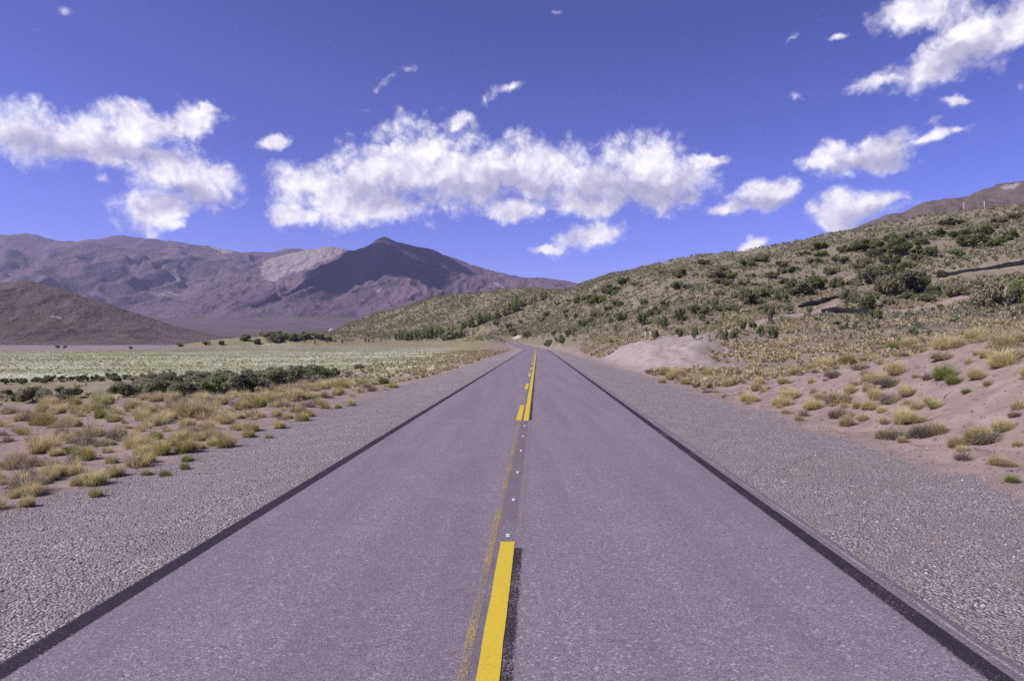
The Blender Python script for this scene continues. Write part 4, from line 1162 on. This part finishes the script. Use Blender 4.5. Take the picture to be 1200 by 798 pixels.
# hillside: straw tufts and scrub
x, y = wedge(210000, 62, 640, -0.36, 0.98)
z, px, lat, ok = not_sandy(x, y)
onhill = sstep(1.5, 6, z) * ok
x1, y1 = keep(x, y, 0.42 * onhill * (0.35 + 0.65 * sstep(-.3, .3, fbm(x / 22, y / 22, 3, 141))))
zz = ground(x1, y1); n = len(x1)
gbuf.add(*clump_batch(x1, y1, zz, rng.uniform(.5, 1.25, n), rng.uniform(.25, .6, n), gpal[rng.choice(5, n)] * rng.uniform(.7, 1.05, (n, 1)), 6, 2))
x2, y2 = keep(x, y, 0.62 * onhill * (0.40 + 0.60 * sstep(-.3, .3, fbm(x / 30, y / 30, 4, 151))))
zz = ground(x2, y2); n = len(x2); gr = 1 + 0.5 * sstep(220, 480, y2)
sbuf.add(*clump_batch(x2, y2, zz, gr * rng.uniform(.6, 2.0, n), gr * rng.uniform(.4, 1.0, n), spal[rng.choice(5, n)], 9, 3, 1.15))
# shrubs along the knolls and the far side of the plain
# left plain beyond the near tufts: straw between 45 and 110 m, and the strip beside the shoulder
x, y = wedge(30000, 24, 230, -0.95, 0.05)
z, px, lat, ok = not_sandy(x, y)
near_strip = (lat > -26) & (lat < -7.6) & (y > 44)
dn = np.where(near_strip, 0.75, 0.10 * (y > 30)) * sstep(-.35, .2, fbm(x / 8, y / 8, 3, 161)) * ok
x, y = keep(x, y, dn)
zz = ground(x, y); n = len(x)
gbuf.add(*clump_batch(x, y, zz, rng.uniform(.35, .9, n), rng.uniform(.18, .42, n), gpal[rng.choice(5, n)] * rng.uniform(.8, 1.05, (n, 1)), 14, 4))
# pale bleached grass of the flat
x, y = wedge(130000, 66, 420, -1.0, -0.06)
z, px, lat, ok = not_sandy(x, y)
dn = (lat < -14 - 5 * fbm(x / 9, y / 12, 2, 175)) * (1 - sstep(485, 555, px + 0.03 * y)) * (0.2 + 0.8 * sstep(-.25, .3, fbm(x / 40, y / 9, 4, 171)))
x, y = keep(x, y, 0.75 * dn)
zz = ground(x, y); n = len(x)
wht = np.array([(0.60, 0.58, 0.46), (0.48, 0.47, 0.33), (0.39, 0.385, 0.235), (0.32, 0.325, 0.18), (0.66, 0.64, 0.52)])
st = fbm(x / 75, y / 11, 4, 181) + 0.25 * (fbm(x / 200, y / 40, 2, 182)) - 0.35 * sstep(170, 320, y) + 0.50 * (1 - sstep(72, 105, y))
sel = np.array([3, 2, 1, 0, 4])[np.clip(np.round(2.1 + 3.2 * st + rng.normal(0, .45, n)), 0, 4).astype(int)]
pbuf = Geo(); pbuf.add(*clump_batch(x, y, zz, rng.uniform(.4, 1.0, n), rng.uniform(.08, .26, n), wht[sel] * rng.uniform(.85, 1.05, (n, 1)), 8, 5))
small = [np.random.default_rng(5)]
def mass_tufts(n, spot):
    k = tries = 0
    while k < n and tries < n * 40:
        tries += 1
        x, y, w = spot()
        if not far_enough(x, y, w * .25): continue
        w *= .8; kind = ['straw', 'straw', 'greenish', 'grey'][rng.integers(4)]
        fn = {'straw': STRAW, 'greenish': GREENY, 'grey': GREY}[kind]
        s_ = w / .95
        v, f, c = blades(320, .22, .50, 1.0, fn, .007, 3, int(rng.integers(1e6)))
        v[:, 2] = np.maximum(v[:, 2] * 1.4, -.02)
        gbuf.add(v * s_ + np.array([x, y, gz(x, y) - .01]), f, c * rng.uniform(.85, 1.15)); placed.append((x, y, w)); k += 1
mass_tufts(300, lambda: (lambda y, l: (float(road_x(y)) - l, y, rng.uniform(.4, 1.0)))(10.0 + 30 * rng.random() ** 1.25, 7.7 + 13 * rng.random()))
mass_tufts(330, lambda: (lambda y, l: (float(road_x(y)) + l, y, rng.uniform(.22, .75)))(12.5 + 32 * rng.random(), 7.9 + 16 * rng.random()))
link("pale_grass", pbuf.mesh("pale_grass", [M_GRASS]), "bleached white-green grass covering the flat left of the road", None, kind='stuff')
link("dry_grass", gbuf.mesh("dry_grass", [M_GRASS]), "straw-yellow bunchgrass dotted over the plain and hillside", None, kind='stuff')
link("hillside_scrub", sbuf.mesh("hillside_scrub", [M_LEAF]), "olive and grey scrub covering the hillside", None, kind='stuff')
# dry litter, pebbles and twigs on the bare soil
x, y = [], []
for side, a0, a1 in ((-1, 7.6, 26), (1, 7.6, 17)):
    yy = 9 * (40 / 9) ** rng.random(5200); la = a0 + (a1 - a0) * rng.random(5200)
    x.append(road_x(yy) + side * la); y.append(yy)
x, y = np.concatenate(x), np.concatenate(y); n = len(x)
def twigs(n):
    g = Geo()
    for _ in range(n):
        sd = 1 if rng.random() < .65 else -1
        yy = 9 * (34 / 9) ** rng.random(); xx = float(road_x(yy)) + sd * (8.5 + 14 * rng.random())
        a, l = rng.random() * 6.28, rng.uniform(.06, .32)
        p = np.array([xx, yy, 0]); q = p + [math.cos(a) * l, math.sin(a) * l, 0]; m_ = (p + q) / 2 + [rng.normal(0, .04), rng.normal(0, .04), 0]
        P = np.array([p, m_, q]); P[:, 2] = ground(P[:, 0], P[:, 1]) + .008 + .03 * rng.random(3)
        tube(g, P, [.007, .006, .003], 4)
    return g.mesh("dead_twigs", [M_TWIG])
link("dead_twigs", twigs(950), "dead grey twigs lying on the bare soil", None, kind='stuff')
link("pebbles", stone_mesh("pebbles", x, y, ground(x, y), 0.008 * (6 ** rng.random(n) ** 2), np.array([(0.24, 0.185, 0.17), (0.19, 0.14, 0.13), (0.30, 0.24, 0.22), (0.22, 0.19, 0.19)])[rng.choice(4, n)] * rng.uniform(.7, 1.05, (n, 1))), "scattered pebbles on the bare mauve soil", None, kind='stuff')

# ------------------------------------------------------------------ black bands, posts, rocks
M_BLACKBAND = simple_noise_mat("near_black_fill", (0.010, 0.009, 0.012), (0.022, 0.019, 0.024), 2.5, 0.95, 0.9, 0.25)
def band(pts, hpx, label):
    """a low raised near-black band lying along the ground through the photo points"""
    P = []
    for px, py in pts:
        h = hit(px, py)
        if h is not None: P.append(h)
    P = np.array(P)
    t = np.linspace(0, len(P) - 1, 60)
    P = np.stack([np.interp(t, np.arange(len(P)), P[:, k]) for k in range(3)], 1)
    k = np.hanning(11); k /= k.sum()
    for c in (0, 1): P[:, c] = np.convolve(np.pad(P[:, c], 5, mode='edge'), k, 'valid')
    P[:, 2] = ground(P[:, 0], P[:, 1])
    hh = 1.6 * np.interp(t, np.linspace(0, t[-1], len(hpx)), hpx) * P[:, 1] / F
    hh = hh * (1 + 0.45 * fbm(t * .8, t * 0, 4, 5))
    d = np.gradient(P[:, :2], axis=0); nrm = np.stack([-d[:, 1], d[:, 0]], 1); nrm /= np.linalg.norm(nrm, axis=1)[:, None] + 1e-9
    prof = [(-1.0, -.25), (-.8, .35), (-.45, .8), (-.1, 1.0), (.35, .95), (.8, .5), (1.1, -.25)]
    V = np.array([[(P[i, 0] + nrm[i, 0] * a * hh[i] * .8, P[i, 1] + nrm[i, 1] * a * hh[i] * .8, P[i, 2] + b * hh[i] + .10 * hh[i] * rng.normal()) for a, b in prof] for i in range(len(P))])
    m = len(prof); ii = np.arange(len(P) * m).reshape(len(P), m)
    f = np.stack([ii[:-1, :-1], ii[:-1, 1:], ii[1:, 1:], ii[1:, :-1]], -1).reshape(-1, 4)
    V = V.reshape(-1, 3)
    caps = []
    link("black_band", mesh_np("black_band", V, f, [M_BLACKBAND], False), label, "band", "black bands on the right hillside")
band(BANDS[0], [2.2, 3.2, 2.6, 1.2], "black curved embankment left of the grey bush on the right hillside")
band(BANDS[1], [3.0, 3.6, 3.0, 4.0, 2.8], "black embankment below the grey bush, beside the dirt track")
band(BANDS[2], [1.2, 2.4, 1.8, 2.0, 2.8, 2.8], "long thin black embankment climbing to the right edge of the hillside")

M_POST = simple_noise_mat("weathered_white_post", (0.62, 0.60, 0.58), (0.48, 0.46, 0.44), 8.0)
M_WOOD = simple_noise_mat("grey_fence_wood", (0.17, 0.14, 0.12), (0.26, 0.22, 0.19), 6.0)
def post(name, cat, px, py, hpx, wid, mat, label, group=None, arm=False, parts=False):
    h = hit(px, py)
    if h is None: return
    x, y, z = h; hh = hpx * y / F
    g = Geo(); tube(g, [(0, 0, -.3), (wid * .2, 0, hh * .5), (0, 0, hh)], [wid, wid * .95, wid * .85], 8)
    if not arm:
        return link(name, g.mesh(name, [mat]), label, cat, group, loc=(x, y, z))
    e = bpy.data.objects.new(name, None); COL.objects.link(e); e.location = (x, y, z)
    e['label'], e['category'] = label, cat
    if group: e['group'] = group
    link("pole", g.mesh("pole", [mat]), parent=e)
    g = Geo(); box(g, -hh * .13, hh * .13, -.08, .08, hh * .90, hh * .93)
    for q in (-.11, 0, .11): tube(g, [(q * hh, 0, hh * .93), (q * hh, 0, hh * .965)], [.07, .05], 6)
    link("cross_arm", g.mesh("cross_arm", [mat]), parent=e)
    return e
post("marker_post", "post", 756.4, 397, 7.5, .075, M_POST, "white post behind the sand bank, left of the pair", "white posts behind the sand bank")
post("marker_post", "post", 761.8, 396.5, 8.0, .075, M_POST, "white post behind the sand bank, right of the pair", "white posts behind the sand bank")
post("utility_pole", "pole", 831.5, 398.5, 13, .07, M_WOOD, "thin grey utility pole at the back of the sand bank", None, True)
post("utility_pole", "pole", 1129.5, 249.5, 12, .10, M_POST, "white utility pole on the skyline ridge, left of the two", "utility poles on the ridge", True)
post("utility_pole", "pole", 1153.5, 248, 12, .10, M_POST, "white utility pole on the skyline ridge, right of the two", "utility poles on the ridge", True)
for k in range(11):
    px = 816 + 3.4 * k
    post("fence_post", "fence post", px, 399.6 + .05 * k, 3.4 + rng.uniform(-.5, .6), .04, M_WOOD, f"short grey fence post at the back of the sand bank, {['first','second','third','fourth','fifth','sixth','seventh','eighth','ninth','tenth','eleventh'][k]} from the left", "fence posts behind the sand bank")
for k, (px, py) in enumerate([(301, 407.5), (304, 407), (311, 407), (318, 406.5), (336, 406), (341, 406), (347, 405.5), (354, 405), (357, 405), (413, 404), (420, 403.5), (446, 404), (452, 404)]):
    post("fence_post", "fence post", px, py, 4.2 + rng.uniform(-.6, .6), .09, M_WOOD, f"dark fence post at the back of the pale grass, {['first','second','third','fourth','fifth','sixth','seventh','eighth','ninth','tenth','eleventh','twelfth','thirteenth'][k]} from the left", "fence posts at the back of the pale grass")

M_PALE = simple_noise_mat("pale_limestone", (0.50, 0.45, 0.36), (0.36, 0.31, 0.25), 0.6, 0.95, 0.8, 0.4)
def boulder(px, py, wpx, hpx, label, seed):
    h = hit(px, py)
    if h is None: return
    x, y, z = h; w, hh = wpx * y / F, hpx * y / F
    R = np.random.default_rng(seed)
    v, f = IV, IF
    for _ in range(2):                                     # subdivide the icosahedron
        mids = {}; v = list(map(tuple, v)); nf = []
        def md(a, b):
            k = (min(a, b), max(a, b))
            if k not in mids:
                p = np.array(v[a]) + np.array(v[b]); v.append(tuple(p / np.linalg.norm(p))); mids[k] = len(v) - 1
            return mids[k]
        for a, b, c in f:
            i, j, k = md(a, b), md(b, c), md(c, a); nf += [(a, i, k), (b, j, i), (c, k, j), (i, j, k)]
        v, f = np.array(v), np.array(nf)
    d = 1 + .28 * fbm(v[:, 0] * 1.6 + seed, v[:, 1] * 1.6 + v[:, 2] * 1.3, 4, seed)
    v = v * d[:, None] * np.array([w * .55, w * .4, hh * .75]) + np.array([0, 0, hh * .25])
    link("boulder", mesh_np("boulder", v, f, [M_PALE], False), label, "rock", None, loc=(x, y + w * .2, z))
boulder(608, 399.5, 11, 6, "pale cream outcrop beside the road at the bend", 3)
boulder(388, 389, 6, 4, "pale cream outcrop at the left toe of the scrub hill", 4)

# ------------------------------------------------------------------ cloud overhead, out of the picture, shaped so that its shadow lies on the peak
def surface_point(objs, px, py):
    best = None
    for o in objs:
        n_ = len(o.data.vertices); co = np.empty(n_ * 3, np.float32); o.data.vertices.foreach_get('co', co); co = co.reshape(-1, 3)
        d = np.hypot(CX + F * co[:, 0] / co[:, 1] - px, HY - F * (co[:, 2] - CAM_H) / co[:, 1] - py)
        k = np.argmin(d + co[:, 1] * 3e-4)
        if best is None or d[k] < best[0]: best = (d[k], co[k])
    return np.array(best[1], float)
def cloud(label, outline, objs, alt, thick, dens):
    """closed lumpy body of real scattering droplets above the given patch of land, up along the sun's direction"""
    P = []
    for px, py in outline:
        p = surface_point(objs, px, py)
        P.append(p + TO_SUN * ((alt - p[2]) / TO_SUN[2]))
    P = np.array(P); c = P.mean(0); c[2] = alt
    k = 96
    t = np.linspace(0, len(P), k, endpoint=False)
    Q = np.concatenate([P, P[:1]])
    ring = np.stack([np.interp(t, np.arange(len(Q)), Q[:, j]) for j in (0, 1)], 1) - c[:2]
    sz = np.linalg.norm(ring, axis=1).mean()
    ring = ring * (1 + .07 * fbm(ring[:, 0] / sz * 3, ring[:, 1] / sz * 3, 4, 7))[:, None]
    rings = []
    for s_, h_ in [(.02, -.42), (.5, -.44), (.82, -.40), (.96, -.22), (1.0, 0), (.93, .30), (.78, .58), (.5, .9), (.02, 1.0)]:
        q_ = ring * s_
        hh = h_ * thick * (1 + .35 * fbm(q_[:, 0] / sz * 2.5, q_[:, 1] / sz * 2.5, 4, 19))
        rings.append(np.concatenate([q_, hh[:, None]], 1))
    V = np.concatenate(rings)
    ii = np.arange(len(rings) * k).reshape(len(rings), k)
    f = np.stack([ii[:-1], np.roll(ii, -1, 1)[:-1], np.roll(ii, -1, 1)[1:], ii[1:]], -1).reshape(-1, 4)
    m, n = material("cloud_droplets")
    pv = n.n('ShaderNodeVolumePrincipled')
    pv.inputs['Color'].default_value = (1, 1, 1, 1); pv.inputs['Density'].default_value = dens; pv.inputs['Anisotropy'].default_value = 0.4
    o = n.n('ShaderNodeOutputMaterial'); n.link(pv.outputs[0], o.inputs['Volume'])
    link("cloud", mesh_np("cloud", V, f, [m], True), label, None, kind='stuff', loc=c)
mts = [bpy.data.objects['mountain_peak']]
cloud("white cloud above the dark peak, casting its shadow on it",
      [(328, 348), (356, 331), (390, 314), (422, 299), (440, 280), (455, 278), (480, 289), (500, 298), (530, 312), (545, 322), (520, 318), (500, 316), (492, 327), (470, 318), (458, 330), (440, 326), (420, 330), (395, 327), (370, 337)], mts, 4500, 420, 0.009)
# ------------------------------------------------------------------ the air: one even box of haze round everything
HAZE = 0.000028
def haze_box():
    m, n = material("clear_mountain_air")
    pv = n.n('ShaderNodeVolumePrincipled')
    pv.inputs['Color'].default_value = (0.66, 0.67, 1.0, 1); pv.inputs['Density'].default_value = HAZE; pv.inputs['Anisotropy'].default_value = 0.2
    o = n.n('ShaderNodeOutputMaterial'); n.link(pv.outputs[0], o.inputs['Volume'])
    g = Geo(); box(g, -31000, 31000, -31000, 31000, -75, 2000)
    link("haze", g.mesh("haze", [m]), "thin bluish haze over the far mountains", None, kind='stuff')
haze_box()
